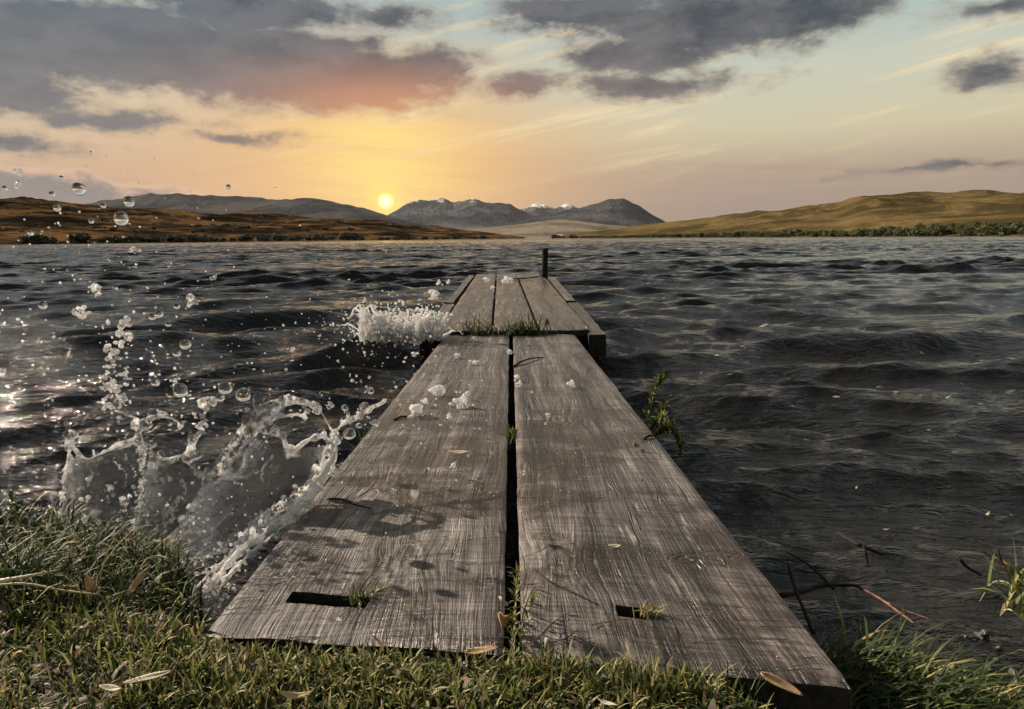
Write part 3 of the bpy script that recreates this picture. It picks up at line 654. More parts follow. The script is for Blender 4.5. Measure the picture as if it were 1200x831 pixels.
tuft('grass_tuft', (0.26, 5.05, fz(5.05)-0.002), 24, 0.03, 0.06, 0.006, pj, 'tiny dark grass sprig on the wet far board', 0.008, (0.3, 1.6), 3)
tuft('grass_tuft', (-0.004, 2.08, deckz(2.08)-0.03), 60, 0.03, 0.055, 0.005, [.3, .3, .2, .1, .06, .04], 'small mossy tuft growing midway along the plank gap', 0.007, (0.1, 0.9), 4, squash=5)
sl = atd(424, 700)
tuft('grass_tuft', (sl.x, sl.y, deckz(sl.y)-0.012), 75, 0.015, 0.055, 0.0026, [.18, .25, .22, .15, .1, .1], 'small grass tuft growing out of the longer bolt slot', 0.009, (0.3, 2.2), 5, squash=0.6)
sr = atd(768, 720)
tuft('grass_tuft', (sr.x-0.008, sr.y, deckz(sr.y)-0.002), 60, 0.010, 0.034, 0.0022, [.02, .05, .1, .2, .3, .33], 'dry straw tuft at the end of the shorter bolt slot', 0.009, (0.5, 2.4), 6, squash=0.6)
tuft('grass_tuft', (-0.475, 2.15, 0.12), 46, 0.06, 0.14, 0.006, [.1, .15, .25, .3, .12, .08], 'yellowish grass sprig poking up beside the splashed plank edge', 0.014, (0.1, 1.0), 7)

# grass sprig filling the near end of the gap: stems with many short side blades
def sprig(name, stems, label, tint_p, seed, blade=(0.012, 0.03), w=0.003, per=26, cat='plant', rad=0.0012):
    r = np.random.default_rng(300+seed); p0 = Vector(stems[0][0]); root = empty(name, p0); tag(root, label, cat)
    for st in stems:
        C = catmull(st, 16)-np.array(p0); n = per; t = r.uniform(0.1, 1.0, n); idx = (t*15).astype(int)
        stem_o = tube('stem', C, np.linspace(rad, rad*0.4, 16), M_straw, root, 5)
        B = Blades(); B.add(C[idx], r.uniform(*blade, n), r.uniform(0.7, 1.3, n)*w, r.uniform(0, 6.28, n), r.uniform(0.5, 2.0, n), tints(n, tint_p, r), twist=r.uniform(-.5, .5, n))
        ob('foliage', B.mesh('foliage'), M_blade, root)
    return root
def gp(px, py, dz): p = atd(px, py); return (p.x, p.y, p.z+dz)
sprig('gap_grass', [[gp(600, 768, -0.02), gp(603, 745, 0.015), gp(606, 715, 0.035), gp(610, 700, 0.05)], [gp(604, 768, -0.02), gp(612, 750, 0.01), gp(622, 735, 0.03), gp(628, 722, 0.04)],
                    [gp(602, 760, -0.02), gp(604, 730, 0.0), gp(605, 700, 0.01), gp(606, 680, 0.02)], [gp(598, 765, -0.02), gp(601, 740, 0.0), gp(606, 712, 0.02)]],
      'pale straw-green grass sprig filling the shore end of the plank gap', [.05, .1, .2, .3, .2, .15], 1, (0.012, 0.032), 0.0028, 34)
def wp(x, y, z): return (x, y, z)
sprig('water_weed', [[wp(0.47, 2.62, 0.05), wp(0.53, 2.60, 0.16), wp(0.555, 2.6, 0.25), wp(0.60, 2.6, 0.31)], [wp(0.47, 2.6, 0.03), wp(0.56, 2.58, 0.13), wp(0.60, 2.57, 0.22)],
                     [wp(0.48, 2.6, 0.02), wp(0.55, 2.58, 0.06), wp(0.63, 2.56, 0.14)], [wp(0.46, 2.55, 0.03), wp(0.53, 2.53, 0.09), wp(0.575, 2.52, 0.17)], [wp(0.47, 2.6, 0.02), wp(0.60, 2.55, 0.10), wp(0.64, 2.53, 0.05), wp(0.65, 2.52, 0.0)]],
      'leafy green weed with a pale stem growing from the plank edge over the water', [.20, .20, .24, .27, .05, .04], 2, (0.03, 0.065), 0.009, 80, rad=0.004)
sprig('bank_weed', [[(-1.02, 1.30, 0.27), (-1.015, 1.31, 0.31), (-1.01, 1.31, 0.35)], [(-1.02, 1.30, 0.27), (-1.0, 1.30, 0.31), (-0.985, 1.30, 0.335)], [(-1.03, 1.3, 0.27), (-1.035, 1.3, 0.33)]],
      'small dark upright weed standing at the grassy bank edge', [.75, .2, .05, 0, 0, 0], 3, (0.012, 0.022), 0.008, 26)

# ---- leaves
def leaf_mesh(name, L, W, curl, fold, wav, seed):
    r = np.random.default_rng(seed); n = 11; t = np.linspace(0, 1, n); wdt = W*np.sin(np.pi*np.clip(t, 0.02, 0.985)**0.85)**0.8*0.5
    V = []
    for i in range(n):
        a = curl*(t[i]-0.5); cx = L*(math.sin(a)/curl if abs(curl) > 1e-3 else t[i]-0.5); cz = L*((1-math.cos(a))/curl if abs(curl) > 1e-3 else 0)
        sdw = W*0.18*math.sin(t[i]*3+seed)
        for s_ in (-1, -0.5, 0, 0.5, 1):
            V.append((cx, s_*wdt[i]+sdw, cz+abs(s_)*fold*wdt[i]+wav*W*math.sin(7*t[i]+s_*1.7+seed)))
    me = mesh_np(name, np.array(V), grid_faces(n, 5)); return me
def solid(o, th):
    m = o.modifiers.new('thick', 'SOLIDIFY'); m.thickness = th; m.offset = 0
def leaf(loc, rot, L, W, mat, label, curl=0.8, fold=0.4, wav=0.06, seed=0, name='fallen_leaf', cat='leaf', group=None):
    o = ob(name, leaf_mesh(name, L, W, curl, fold, wav, seed), mat, loc=loc); o.rotation_euler = rot; solid(o, 0.0006)
    return tag(o, label, cat, group)
def gpt(px, py, h=0.02):                                 # pixel to the bank, h above the soil
    Y = 1.1
    for _ in range(40):
        x = atz(px, py, 0.2).x*Y/max(atz(px, py, 0.2).y, .1); z = float(bankz(np.array([x]), np.array([Y]))[0])+h; p = atz(px, py, max(z, 0.0)); Y = 0.5*Y+0.5*p.y
    return p
leaf(gpt(162, 682, 0.05), (0.5, -0.9, 0.75), 0.062, 0.013, M_leaf_tan, 'pointed tan willow leaf standing up in the dark grass', -0.5, 0.3, seed=1)
leaf(gpt(106, 688, 0.045), (0.9, 1.25, 0.25), 0.045, 0.013, M_leaf_orange, 'small orange-brown leaf hanging on the straw stem', 0.5, 0.3, seed=2)
leaf(gpt(80, 688, 0.04), (0.2, 0.1, 2.9), 0.034, 0.010, M_leaf_orange, 'reddish leaf lying along the straw stem', 0.6, 0.3, seed=3)
leaf(gpt(88, 637, 0.05), (0.4, 0.2, 2.6), 0.040, 0.016, M_leaf_tan, 'yellow leaf on the crest of the bank below the splash', 0.5, 0.2, seed=4)
leaf(gpt(135, 634, 0.05), (0.7, 0.9, 1.3), 0.038, 0.010, M_leaf_tan, 'thin brown curled leaf on the bank crest', 1.2, 0.3, seed=5)
leaf(gpt(155, 633, 0.055), (0.3, 0.4, 2.7), 0.040, 0.008, M_leaf_orange, 'narrow brown blade bent beside the curled leaf on the crest', 1.0, 0.3, seed=6)
leaf(gpt(175, 795, 0.035), (0.3, -0.1, 0.35), 0.060, 0.010, M_leaf_pale, 'long pale yellow leaf lying in the short grass', 0.4, 0.3, seed=7)
leaf(gpt(130, 807, 0.03), (0.2, 0.1, 0.1), 0.030, 0.010, M_leaf_pale, 'short pale leaf end-on to the long pale leaf', 0.6, 0.3, seed=8)
leaf(gpt(310, 800, 0.035), (0.9, 0.9, 1.3), 0.055, 0.026, M_leaf_grey, 'grey crumpled dead leaf upright in the grass', 1.0, 0.8, 0.16, seed=9)
leaf(gpt(345, 815, 0.035), (0.3, 0.3, 0.4), 0.05, 0.009, M_leaf_tan, 'curled tan leaf beside the grey crumpled leaf', 1.6, 0.3, seed=10)
leaf(gp(565, 766, 0.004), (0.1, 0.0, 0.1), 0.050, 0.014, M_leaf_tan, 'tan leaf lying against the plank end', 0.5, 0.3, seed=11)
leaf(gp(592, 738, 0.018), (0.3, 1.0, 1.5), 0.050, 0.020, M_leaf_tan, 'twisted yellow leaf at the mouth of the plank gap', -1.4, 0.4, seed=12)
leaf(gp(590, 722, 0.020), (0.5, 0.8, 1.2), 0.030, 0.018, M_leaf_pale, 'rounded pale leaf caught above the twisted yellow leaf', 0.9, 0.5, seed=13)
leaf(gp(640, 772, 0.012), (0.9, 1.0, 1.6), 0.050, 0.018, M_leaf_grey, 'folded pinkish-grey leaf upright at the second plank end', 0.7, 0.9, 0.1, seed=14)
leaf(gpt(632, 796, 0.03), (0.7, 0.7, 1.9), 0.050, 0.026, M_leaf_orange, 'broad pinkish-brown leaf tilted in the grass below the gap', 0.7, 0.6, 0.1, seed=15)
leaf(gpt(787, 818, 0.025), (0.4, 0.6, 1.5), 0.036, 0.022, M_leaf_tan, 'round olive-tan leaf in the grass before the planks', 0.7, 0.4, 0.1, seed=16)
leaf(gpt(740, 800, 0.03), (0.5, 0.6, 1.2), 0.04, 0.012, M_leaf_tan, 'thin brown leaf among lit grass blades', 0.9, 0.4, seed=17)
leaf(gp(915, 807, 0.004), (0.25, 0.30, -0.6), 0.055, 0.016, M_leaf_tan, 'large tan leaf bridging the grass and the plank corner', 0.5, 0.35, seed=18)
leaf(gpt(712, 825, 0.03), (0.4, 0.2, 2.3), 0.04, 0.012, M_leaf_pale, 'small cream leaf in the grass at the very front', 0.7, 0.3, seed=19)
leaf(gp(720, 643, 0.004), (0.25, 0.0, 0.25), 0.026, 0.0095, M_leaf_pale, 'cream leaf lying on the plank with its tip raised', 0.9, 0.4, seed=20)
leaf(gp(744, 527, 0.010), (0.6, 0.3, 1.15), 0.062, 0.014, M_leaf_grey, 'curled brown leaf on the plank near the water weed', 1.7, 0.5, seed=21)
leaf(gp(540, 533, 0.008), (0.2, 0.0, 0.05), 0.075, 0.013, M_leaf_pale, 'wet white leaf lying across the splashed plank', 0.4, 0.3, seed=22)
leaf(gpt(1050, 778, 0.05), (0.7, 0.5, 0.9), 0.085, 0.052, M_leaf_green, 'broad dark green dock leaf beside the plank corner', 0.8, 0.5, 0.05, seed=23, name='dock_leaf')
leaf(gpt(1025, 768, 0.045), (0.6, 0.4, 2.0), 0.055, 0.028, M_leaf_green, 'narrower dark green dock leaf tucked behind the broad one', 0.9, 0.5, 0.05, seed=24, name='dock_leaf')
leaf(gpt(1022, 763, 0.06), (0.2, 0.2, 2.9), 0.030, 0.009, M_leaf_orange, 'small orange leaf beside the dock leaves', 0.6, 0.3, seed=25)
leaf(gpt(1128, 817, 0.04), (0.5, 0.5, 1.0), 0.026, 0.018, M_leaf_tan, 'rounded yellow leaf low in the rank grass', 0.7, 0.4, seed=26)
leaf(gpt(1147, 795, 0.04), (0.9, 0.5, 1.5), 0.03, 0.010, M_leaf_tan, 'hanging yellowish leaf in the rank grass', 0.7, 0.4, seed=27)
leaf(at(1178, 662, 1.42), (0.5, 0.4, -0.8), 0.045, 0.014, M_leaf_orange, 'pinkish-brown leaf on the dark twig over the water', 0.5, 0.4, seed=28)

# ---- twigs and stems
def twig(name, pts, r0_, r1_, mat, label, cat='twig', side=()):
    p0 = Vector(pts[0]); root = empty(name, p0); tag(root, label, cat)
    C = catmull(pts, 22)-np.array(p0); rr_ = np.linspace(r0_, r1_, 22)*(1+0.12*np.sin(np.arange(22)*2.3))
    tube('stem', C, rr_, mat, root, 7)
    for s_ in side: tube('side_shoot', catmull(s_, 10)-np.array(p0), np.linspace(r1_*0.9, r1_*0.4, 10), mat, root, 6)
    return root
twig('straw_stem', [gpt(-30, 690, 0.05), gpt(25, 684, 0.055), gpt(75, 692, 0.05), gpt(117, 697, 0.045)], 0.0022, 0.0013, M_straw, 'pale straw stem lying across the dark bank grass', 'stem')
twig('straw_stem', [gpt(-25, 668, 0.04), gpt(10, 648, 0.05), gpt(44, 624, 0.07)], 0.0032, 0.0018, M_straw, 'thick pale straw stem slanting up at the bank edge', 'stem')
twig('straw_stem', [gpt(-20, 684, 0.05), gpt(30, 676, 0.06), gpt(70, 668, 0.06)], 0.0042, 0.0015, M_straw, 'broad olive stem arching over the bank grass', 'stem')
twig('fallen_twig', [gp(384, 587, 0.004), gp(400, 590, 0.010), gp(415, 595, 0.008), gp(436, 598, 0.003)], 0.0030, 0.0016, M_twig, 'dark twig lying on the plank beside the splash')
twig('fallen_twig', [gp(602, 430, 0.002), gp(612, 426, 0.012), gp(625, 422, 0.010), gp(638, 420, 0.004)], 0.006, 0.003, M_twig, 'thin dark twig lying by the gap near the board step')
twig('fallen_twig', [gp(755, 516, 0.004), gp(760, 514, 0.008), gp(766, 512, 0.004)], 0.005, 0.003, M_twig, 'short dark twig at the plank edge by the water weed')
twig('fallen_twig', [gp(462, 493, 0.003), gp(470, 490, 0.005), gp(480, 489, 0.003)], 0.004, 0.003, M_twig, 'short dark twig beside the white splashes on the plank')
twig('fallen_twig', [gp(626, 668, 0.003), gp(645, 685, 0.006), gp(672, 697, 0.004), gp(702, 711, 0.003)], 0.0013, 0.0008, M_twig, 'wiry twig lying across the plank near the short slot')
bw = lambda px, py, z: tuple(atz(px, py, z))
twig('branch', [bw(915, 698, 0.10), bw(945, 692, 0.075), bw(965, 686, 0.07), bw(1000, 686, 0.06), bw(1010, 690, 0.055)], 0.0055, 0.0042, M_twig,
     'dark bare branch reaching over the water from the plank edge', 'branch', side=[[bw(977, 690, 0.07), bw(965, 678, 0.075), bw(945, 660, 0.10), bw(921, 646, 0.13)]])
twig('branch', [bw(953, 742, 0.10), bw(945, 722, 0.11), bw(932, 690, 0.12), bw(923, 660, 0.14)], 0.0040, 0.0030, M_twig, 'dark forked twig standing beside the plank corner', 'branch')
twig('branch', [bw(1006, 688, 0.055), bw(1032, 702, 0.05), bw(1050, 715, 0.05), bw(1072, 731, 0.045)], 0.0028, 0.0020, M_redtwig, 'orange-red twig in the shallows joined to the dark branch', 'branch')
twig('branch', [bw(1040, 706, 0.04), bw(1062, 716, 0.03), bw(1085, 724, 0.03), bw(1098, 730, 0.025)], 0.0016, 0.0010, M_redtwig, 'thin red twig beside the thicker orange twig', 'branch')
twig('branch', [bw(982, 625, 0.03), bw(1000, 635, 0.05), bw(1010, 640, 0.05), bw(1035, 650, 0.01)], 0.006, 0.004, M_twig, 'dark snag breaking the surface out in the water', 'branch', side=[[bw(1010, 638, 0.05), bw(1014, 646, 0.05), bw(1017, 661, 0.01)]])
twig('branch', [bw(1214, 700, 0.13), bw(1190, 672, 0.13), bw(1165, 655, 0.14), bw(1150, 645, 0.15)], 0.0042, 0.0026, M_twig, 'dark twig with a pinkish leaf leaning over the water', 'branch', side=[[bw(1176, 662, 0.14), bw(1172, 652, 0.17), bw(1170, 643, 0.19)]])
twig('branch', [bw(1116, 648, 0.05), bw(1124, 655, 0.07), bw(1134, 665, 0.04), bw(1150, 674, 0.0)], 0.0045, 0.003, M_twig, 'short dark stick poking out of the shallows', 'branch')
sprig('rank_grass', [[bw(1216, 735, 0.10), bw(1190, 690, 0.18), bw(1165, 682, 0.18), bw(1148, 705, 0.13)], [bw(1215, 745, 0.10), bw(1185, 715, 0.16), bw(1172, 722, 0.10)], [bw(1220, 745, 0.10), bw(1200, 690, 0.2), bw(1180, 700, 0.17)], [bw(1222, 750, 0.1), bw(1206, 676, 0.22)]],
      'arching pale green grass clump at the water edge', [.1, .2, .25, .3, .1, .05], 4, (0.05, 0.11), 0.006, 12, 'grass', 0.002)

# ---- stones and bits on the shallow margin beside the dock leaves
M_stone = mat_simple('wet_pebble', (0.02, 0.018, 0.017), (0.13, 0.12, 0.115), 40, 0.22)
pr_ = np.random.default_rng(77); pebs = []
for i in range(16):
    V, F = ICO2; s_ = V*(1+0.18*pr_.normal(size=(len(V), 1)))*np.array([1, 0.8, 0.55]); pebs.append(mesh_np('pebble', s_, F))
k = 0
while k < 16:
    px, py = pr_.uniform(1060, 1198), pr_.uniform(715, 795)
    p = atz(px, py, 0.05); zb = float(bankz(np.array([p.x]), np.array([p.y]))[0])
    o = ob('pebble', pebs[k], M_stone, loc=(p.x, p.y, max(zb, 0.0)+0.004)); s_ = pr_.uniform(0.004, 0.012); o.scale = (s_, s_, s_); o.rotation_euler = (0, 0, pr_.uniform(0, 6))
    tag(o, 'small wet grey pebble in the shallow margin by the rank grass', 'pebble', 'pebbles in the shallow margin'); k += 1

# ---- floating leaf scraps on the water
fr_ = np.random.default_rng(8)
FL = [(822,421),(842,412),(805,357),(866,392),(870,404),(975,393),(978,396),(984,395),(990,397),(1012,400),(1005,417),(957,400),(1069,384),(1082,405),(1086,417),(1141,405),(1152,415),(1162,447),(980,465),(1030,447),(1034,446),(1050,455),(1100,458),(1112,461),(1148,475),(1158,480),(915,439),(856,430),(850,481),(942,487),(925,497),(1090,490),(930,470),(945,515),(1128,440),(1187,410),(1160,580),(1040,600),(905,380),(895,385),(760,330),(735,345),(1188,580),(1005,560),(1120,530)]
scr = [leaf_mesh('leaf_scrap', 1.0, 0.34, 0.9, 0.3, 0.05, 60+i) for i in range(5)]
for i, (px, py) in enumerate(FL):
    p = atz(px, py, 0.03); o = ob('leaf_scrap', scr[i % 5], M_leaf_pale, loc=(p.x, p.y, wz(p.x, p.y)+0.012)); s_ = p.y/FPX*fr_.uniform(5, 11)
    o.scale = (s_, s_, s_); o.rotation_euler = (fr_.normal(0, .3), fr_.normal(0, .3), fr_.uniform(-0.7, 0.7))
    tag(o, 'tiny pale leaf scrap floating on the dark choppy water', 'leaf', 'leaf scraps floating on the lake')

# ================================================================== SHRUBS ALONG THE FAR SHORE
sh = np.random.default_rng(9); SHM = []
def shrub_mesh(seed, dark):
    r = np.random.default_rng(seed); n = 330
    nb = 6; cen = np.stack([r.uniform(-.42, .42, nb), r.uniform(-.42, .42, nb), r.uniform(.25, .62, nb)], -1); rad = r.uniform(.22, .40, nb)
    i = r.integers(0, nb, n); d = r.normal(size=(n, 3)); d /= np.linalg.norm(d, axis=1)[:, None]
    P = cen[i]+d*(rad[i]*r.uniform(.55, 1.1, n))[:, None]; P[:, 2] = np.clip(P[:, 2], 0.01, None)
    a = r.normal(size=(n, 3)); a /= np.linalg.norm(a, axis=1)[:, None]; b = np.cross(a, d); b /= np.linalg.norm(b, axis=1)[:, None]+1e-6
    s_ = r.uniform(.05, .11, n)[:, None]
    V = np.stack([P-a*s_-b*s_*.5, P+a*s_-b*s_*.5, P+a*s_+b*s_*.5, P-a*s_+b*s_*.5], 1).reshape(-1, 3)
    V = np.vstack([V, *[[[x, y, 0] for x, y in ((-.03, -.03), (.03, -.03), (.03, .03), (-.03, .03))], [[x, y, .4] for x, y in ((-.02, -.02), (.02, -.02), (.02, .02), (-.02, .02))]]])
    F = np.arange(4*n).reshape(-1, 4); q = 4*n; F = np.vstack([F, [[q+j, q+(j+1) % 4, q+4+(j+1) % 4, q+4+j] for j in range(4)]])
    me = mesh_np('shrub', V, F); base = np.array((0.022, 0.026, 0.011) if dark else (0.060, 0.072, 0.024))
    C = np.repeat(base[None]*r.uniform(.5, 1.6, (n, 1)), 4, 0); C = np.vstack([C, np.tile((.03, .02, .015), (8, 1))])
    me.color_attributes.new('tint', 'FLOAT_COLOR', 'POINT').data.foreach_set('color', np.hstack([C, np.ones((len(C), 1))]).astype(np.float32).ravel())
    me.materials.append(M_shrub); return me
SG = [shrub_mesh(400+i, False) for i in range(6)]; SD = [shrub_mesh(420+i, True) for i in range(5)]
def hz(H, px, t):                                         # height of a hill's surface near its foot
    c = np.array(H, float); ys, yr, ry = (np.interp(px, c[:, 0], c[:, k]) for k in (2, 3, 1)); top = at(px, ry, yr); Y = ys+(yr-ys)*t
    return Vector((top.x/top.y*Y, Y, max(top.z, .2)*t))
def shrub(H, px, hpx, t, meshes, label, group, wide=1.0):
    p = hz(H, px, t); h = hpx*p.y/FPX
    o = ob('shrub', meshes[sh.integers(len(meshes))], None, loc=(p.x, p.y, p.z-0.15*h-0.05)); w = h*wide*sh.uniform(.85, 1.25); o.scale = (w, w, h*1.2); o.rotation_euler[2] = sh.uniform(0, 6.28)
    return tag(o, label, 'shrub', group)
px = 684.0
while px < 1290:
    hp = np.interp(px, [680, 780, 900, 1050, 1200, 1300], [2.6, 4.5, 7.0, 9.0, 12.5, 14])*sh.uniform(.75, 1.2)
    shrub(RH, px, hp, sh.uniform(0.004, 0.03), SG, 'green shrub in the hedge at the foot of the golden hill', 'hedge shrubs below the golden hill', 1.25)
    px += hp*sh.uniform(.50, .85)+0.6
for i in range(26):
    px = sh.uniform(1040, 1260); shrub(RH, px, np.interp(px, [1040, 1260], [6, 9]), sh.uniform(.05, .085), SG, 'green shrub in the hedge at the foot of the golden hill', 'hedge shrubs below the golden hill', 1.2)
for px, hp in [(-60, 10), (-25, 8), (30, 11), (40, 12), (52, 10), (84, 11), (90, 12)]+[(114+i*7.3+sh.uniform(-2, 2), sh.uniform(6, 10)) for i in range(6)]+[(162+i*8.2+sh.uniform(-2.5, 2.5), sh.uniform(5, 9)) for i in range(33)]:
    shrub(LH, px, hp, sh.uniform(0.004, .02), SD, 'dark shrub on the shoreline below the brown hills', 'dark shoreline shrubs', 1.35)
for i in range(40):
    px = sh.uniform(440, 690); shrub(LH if px < 590 else RH, max(px, 652) if px >= 590 else px, sh.uniform(2.5, 4.5), sh.uniform(.0, .015), SD, 'dark shrub on the shoreline below the brown hills', 'dark shoreline shrubs', 1.8)
for i in range(36):
    px = sh.uniform(-30, 430); shrub(LH, px, sh.uniform(2.5, 5), sh.uniform(.08, .4), SD, 'low dark bush on the slope of the brown hills', 'bushes on the brown slope', 1.8)

# ---- white farm shed on the far shore
fs = at(656, 275.2, 1300); shed = empty('farm_shed', (fs.x, fs.y, 2.0)); tag(shed, 'tiny white shed on the far shore below the mountains', 'shed')
M_white = mat_simple('white_paint', (0.72, 0.71, 0.69), (0.8, 0.79, 0.77), 0.5, 0.7, 0.1); M_roofm = mat_simple('pale_roof', (0.5, 0.48, 0.46), (0.6, 0.58, 0.56), 0.5, 0.6, 0.1)
w, l, h = 5.5, 3.5, 3.0
V = [(-w, -l, -4), (w, -l, -4), (w, l, -4), (-w, l, -4), (-w, -l, h), (w, -l, h), (w, l, h), (-w, l, h), (-w, 0, h+1.6), (w, 0, h+1.6)]
me = bpy.data.meshes.new('wall'); me.from_pydata(V, [], [(0, 1, 5, 4), (1, 2, 6, 9, 5), (2, 3, 7, 6), (3, 0, 4, 8, 7)]); ob('wall', me, M_white, shed)
V = [(-w-.3, -l-.4, h-.1), (w+.3, -l-.4, h-.1), (w+.3, 0, h+1.75), (-w-.3, 0, h+1.75), (w+.3, l+.4, h-.1), (-w-.3, l+.4, h-.1)]
V = V+[(a_, b_, c_+.12) for a_, b_, c_ in V]
me = bpy.data.meshes.new('roof'); me.from_pydata(V, [], [(0, 1, 2, 3), (3, 2, 4, 5), (6, 9, 8, 7), (9, 11, 10, 8), (0, 6, 7, 1), (4, 10, 11, 5), (0, 3, 9, 6), (3, 5, 11, 9), (1, 7, 8, 2), (2, 8, 10, 4)]); ob('roof', me, M_roofm, shed)

# ================================================================== SPLASHES
def remesh_obj(name, parts, voxel, mat, rim=None, fall=0.014, base=0.0, smooth_it=2):
    """melt many shapes into one water body; 'foam' attribute follows the thick rims"""
    Vs, Fs, n = [], [], 0
    for V, F in parts: Vs.append(V); Fs.append(F+n); n += len(V)
    me = mesh_np(name+'_raw', np.vstack(Vs), np.vstack(Fs)); tmp = bpy.data.objects.new('tmp', me); COL.objects.link(tmp)
    m = tmp.modifiers.new('r', 'REMESH'); m.mode = 'VOXEL'; m.voxel_size = voxel; m.use_smooth_shade = True
    if smooth_it: s_ = tmp.modifiers.new('s', 'SMOOTH'); s_.iterations = smooth_it; s_.factor = 0.5
    dg = bpy.context.evaluated_depsgraph_get(); ev = tmp.evaluated_get(dg); out = bpy.data.meshes.new_from_object(ev); out.name = name
    bpy.data.objects.remove(tmp); bpy.data.meshes.remove(me)
    nv = len(out.vertices); co = np.empty(nv*3, np.float32); out.vertices.foreach_get('co', co); co = co.reshape(-1, 3)
    f = np.full(nv, base, np.float32)
    if rim is not None:
        from mathutils.kdtree import KDTree
        kd = KDTree(len(rim)); [kd.insert(Vector(p[:3]), i) for i, p in enumerate(rim)]; kd.balance()
        for i in range(nv):
            _, ix, d_ = kd.find(Vector(co[i])); fl_ = rim[ix][4] if len(rim[ix]) > 4 else fall; f[i] = max(base, rim[ix][3]*math.exp(-(d_/fl_)**2))
    out.attributes.new('foam', 'FLOAT', 'POINT').data.foreach_set('value', f)
    out.polygons.foreach_set('use_smooth', np.ones(len(out.polygons), bool)); out.materials.clear(); out.materials.append(mat)
    return out
sr_ = np.random.default_rng(21)
def blob(p, r, sub=ICO1, sq=0.25):
    V, F = sub; s_ = np.exp(sr_.normal(0, sq, 3)); s_ /= np.cbrt(s_.prod()); return (V*s_*r+np.array(p), F)
PARTS, RIM = [], []
def rim(pts, r0_, r1_, foam=1.0, bead=0.5, dens=2.2, jit=0.5):
    """a lumpy strand: pixel points with depth, radii in pixels"""
    W = np.array([[*at(p[0], p[1], p[2]), p[2]] for p in pts]); n = max(6, int(sum(np.linalg.norm(np.diff(W[:, :3], axis=0), axis=1))/0.004)); C = catmull(W, n)
    rt = np.interp(np.arange(n), np.arange(0, n+6, 6), sr_.uniform(.25, .75, len(np.arange(0, n+6, 6))))*np.linspace(r0_, r1_, n)*C[:, 3]/FPX
    tv, tf, tc = tube_arrays(C[:, :3]+sr_.normal(0, .0008, (n, 3)), np.maximum(rt, .0024), 7); PARTS.append((tv, np.vstack([tris_of(tf), tc])))
    for i in range(n):
        t = i/(n-1); r = (r0_+(r1_-r0_)*t)*C[i, 3]/FPX*(1+bead*math.sin(i*1.1+sr_.uniform(0, 1.5))*0.5)
        if sr_.uniform() > 0.42: RIM.append((*C[i, :3], foam)); continue
        for _ in range(1):
            q = C[i, :3]+sr_.normal(0, jit*r, 3); PARTS.append(blob(q, max(r*sr_.uniform(.3, 1.05), 0.0026), ICO1, .45)); RIM.append((*q, foam))
def film(left, right, th, bulge, seed, wav=0.012, n=48, m=48):
    """thin sheet of water between two strands"""
    L = catmull([at(*p) for p in left], n); Rr = catmull([at(*p) for p in right], n); v = np.linspace(0, 1, m)
    G_ = L[:, None]*(1-v)[None, :, None]+Rr[:, None]*v[None, :, None]
    t = np.linspace(0, 1, n)[:, None]; b = np.sin(np.pi*v)[None]*(0.4+0.6*t)
    G_[..., 1] -= bulge*b; x, z = G_[..., 0], G_[..., 2]
    G_[..., 1] += wav*vnoise(x*9, z*7, seed, 4)+0.0022*vnoise(x*30+z*12, z*20, seed+1, 3)
    fr = np.random.default_rng(seed)                       # white streaks carried in the sheet
    for _ in range(8):
        v0 = fr.integers(1, m-1); i0, i1 = sorted(fr.integers(0, n, 2)); sl_ = fr.normal(0, .35); wgt = fr.uniform(.5, .95)
        for i in range(i0, i1): RIM.append((*G_[i, int(np.clip(v0+sl_*(i-i0)+2*math.sin(i*.3), 0, m-1))], wgt, 0.0045))
    a = G_.reshape(-1, 3); bk = a+np.array([0, th, 0]); Fq = grid_faces(n, m); N = n*m
    ring = np.concatenate([np.arange(m), np.arange(1, n)*m+m-1, (n-1)*m+np.arange(m-2, -1, -1), np.arange(n-2, 0, -1)*m]); k = np.arange(len(ring)); k2 = (k+1) % len(ring)
    side = np.stack([ring[k], ring[k2], ring[k2]+N, ring[k]+N], -1)
    PARTS.append((np.vstack([a, bk]), np.vstack([tris_of(Fq), tris_of(Fq[:, ::-1]+N), tris_of(side[:, ::-1])])))
A = [(196,648,1.40),(222,600,1.42),(250,560,1.45),(280,512,1.50),(298,486,1.52),(318,474,1.54)]
rim(A, 5, 9, 0.85); rim([(p[0]+4, p[1]+6, p[2]) for p in A[2:]], 6, 10, 0.7)
rim([(300,486,1.52),(315,474,1.53),(345,470,1.56),(372,478,1.58),(388,504,1.58)], 9, 4, 1.0, 0.9)
rim([(292,510,1.5),(310,498,1.5),(328,508,1.5),(340,532,1.5),(352,522,1.53),(374,510,1.56),(388,516,1.57)], 8, 5, 1.0, 0.8)
rim([(300,500,1.50),(318,492,1.51),(345,486,1.55),(360,490,1.57)], 7, 4, 0.9, 1.0)
Dd = [(388,516,1.57),(382,545,1.52),(362,575,1.45),(345,600,1.40),(320,615,1.36),(290,638,1.30),(264,662,1.25),(240,692,1.19),(222,712,1.16)]
for k in range(6):
    o_ = sr_.normal(0, 4, 2); rim([(p[0]+o_[0]*(1+i*.25)-i*1.2, p[1]+o_[1]*(1+i*.2), p[2]+sr_.normal(0, .012)) for i, p in enumerate(Dd)], 4, 5, 1.08, 0.9, jit=0.9)
for k in range(3): rim([(352+sr_.normal(0, 4), 580, 1.45), (330, 590+sr_.normal(0, 5), 1.42), (300, 612+sr_.normal(0, 6), 1.38), (275, 640, 1.30)], 5, 4, 0.8)
rim([(388,510,1.58),(405,495,1.61),(418,489,1.63),(432,480,1.66),(452,470,1.70)], 5, 7, 0.8, 1.2, jit=0.9)
Ff = [(66,622,1.44),(74,572,1.47),(80,536,1.48),(83,505,1.50)]
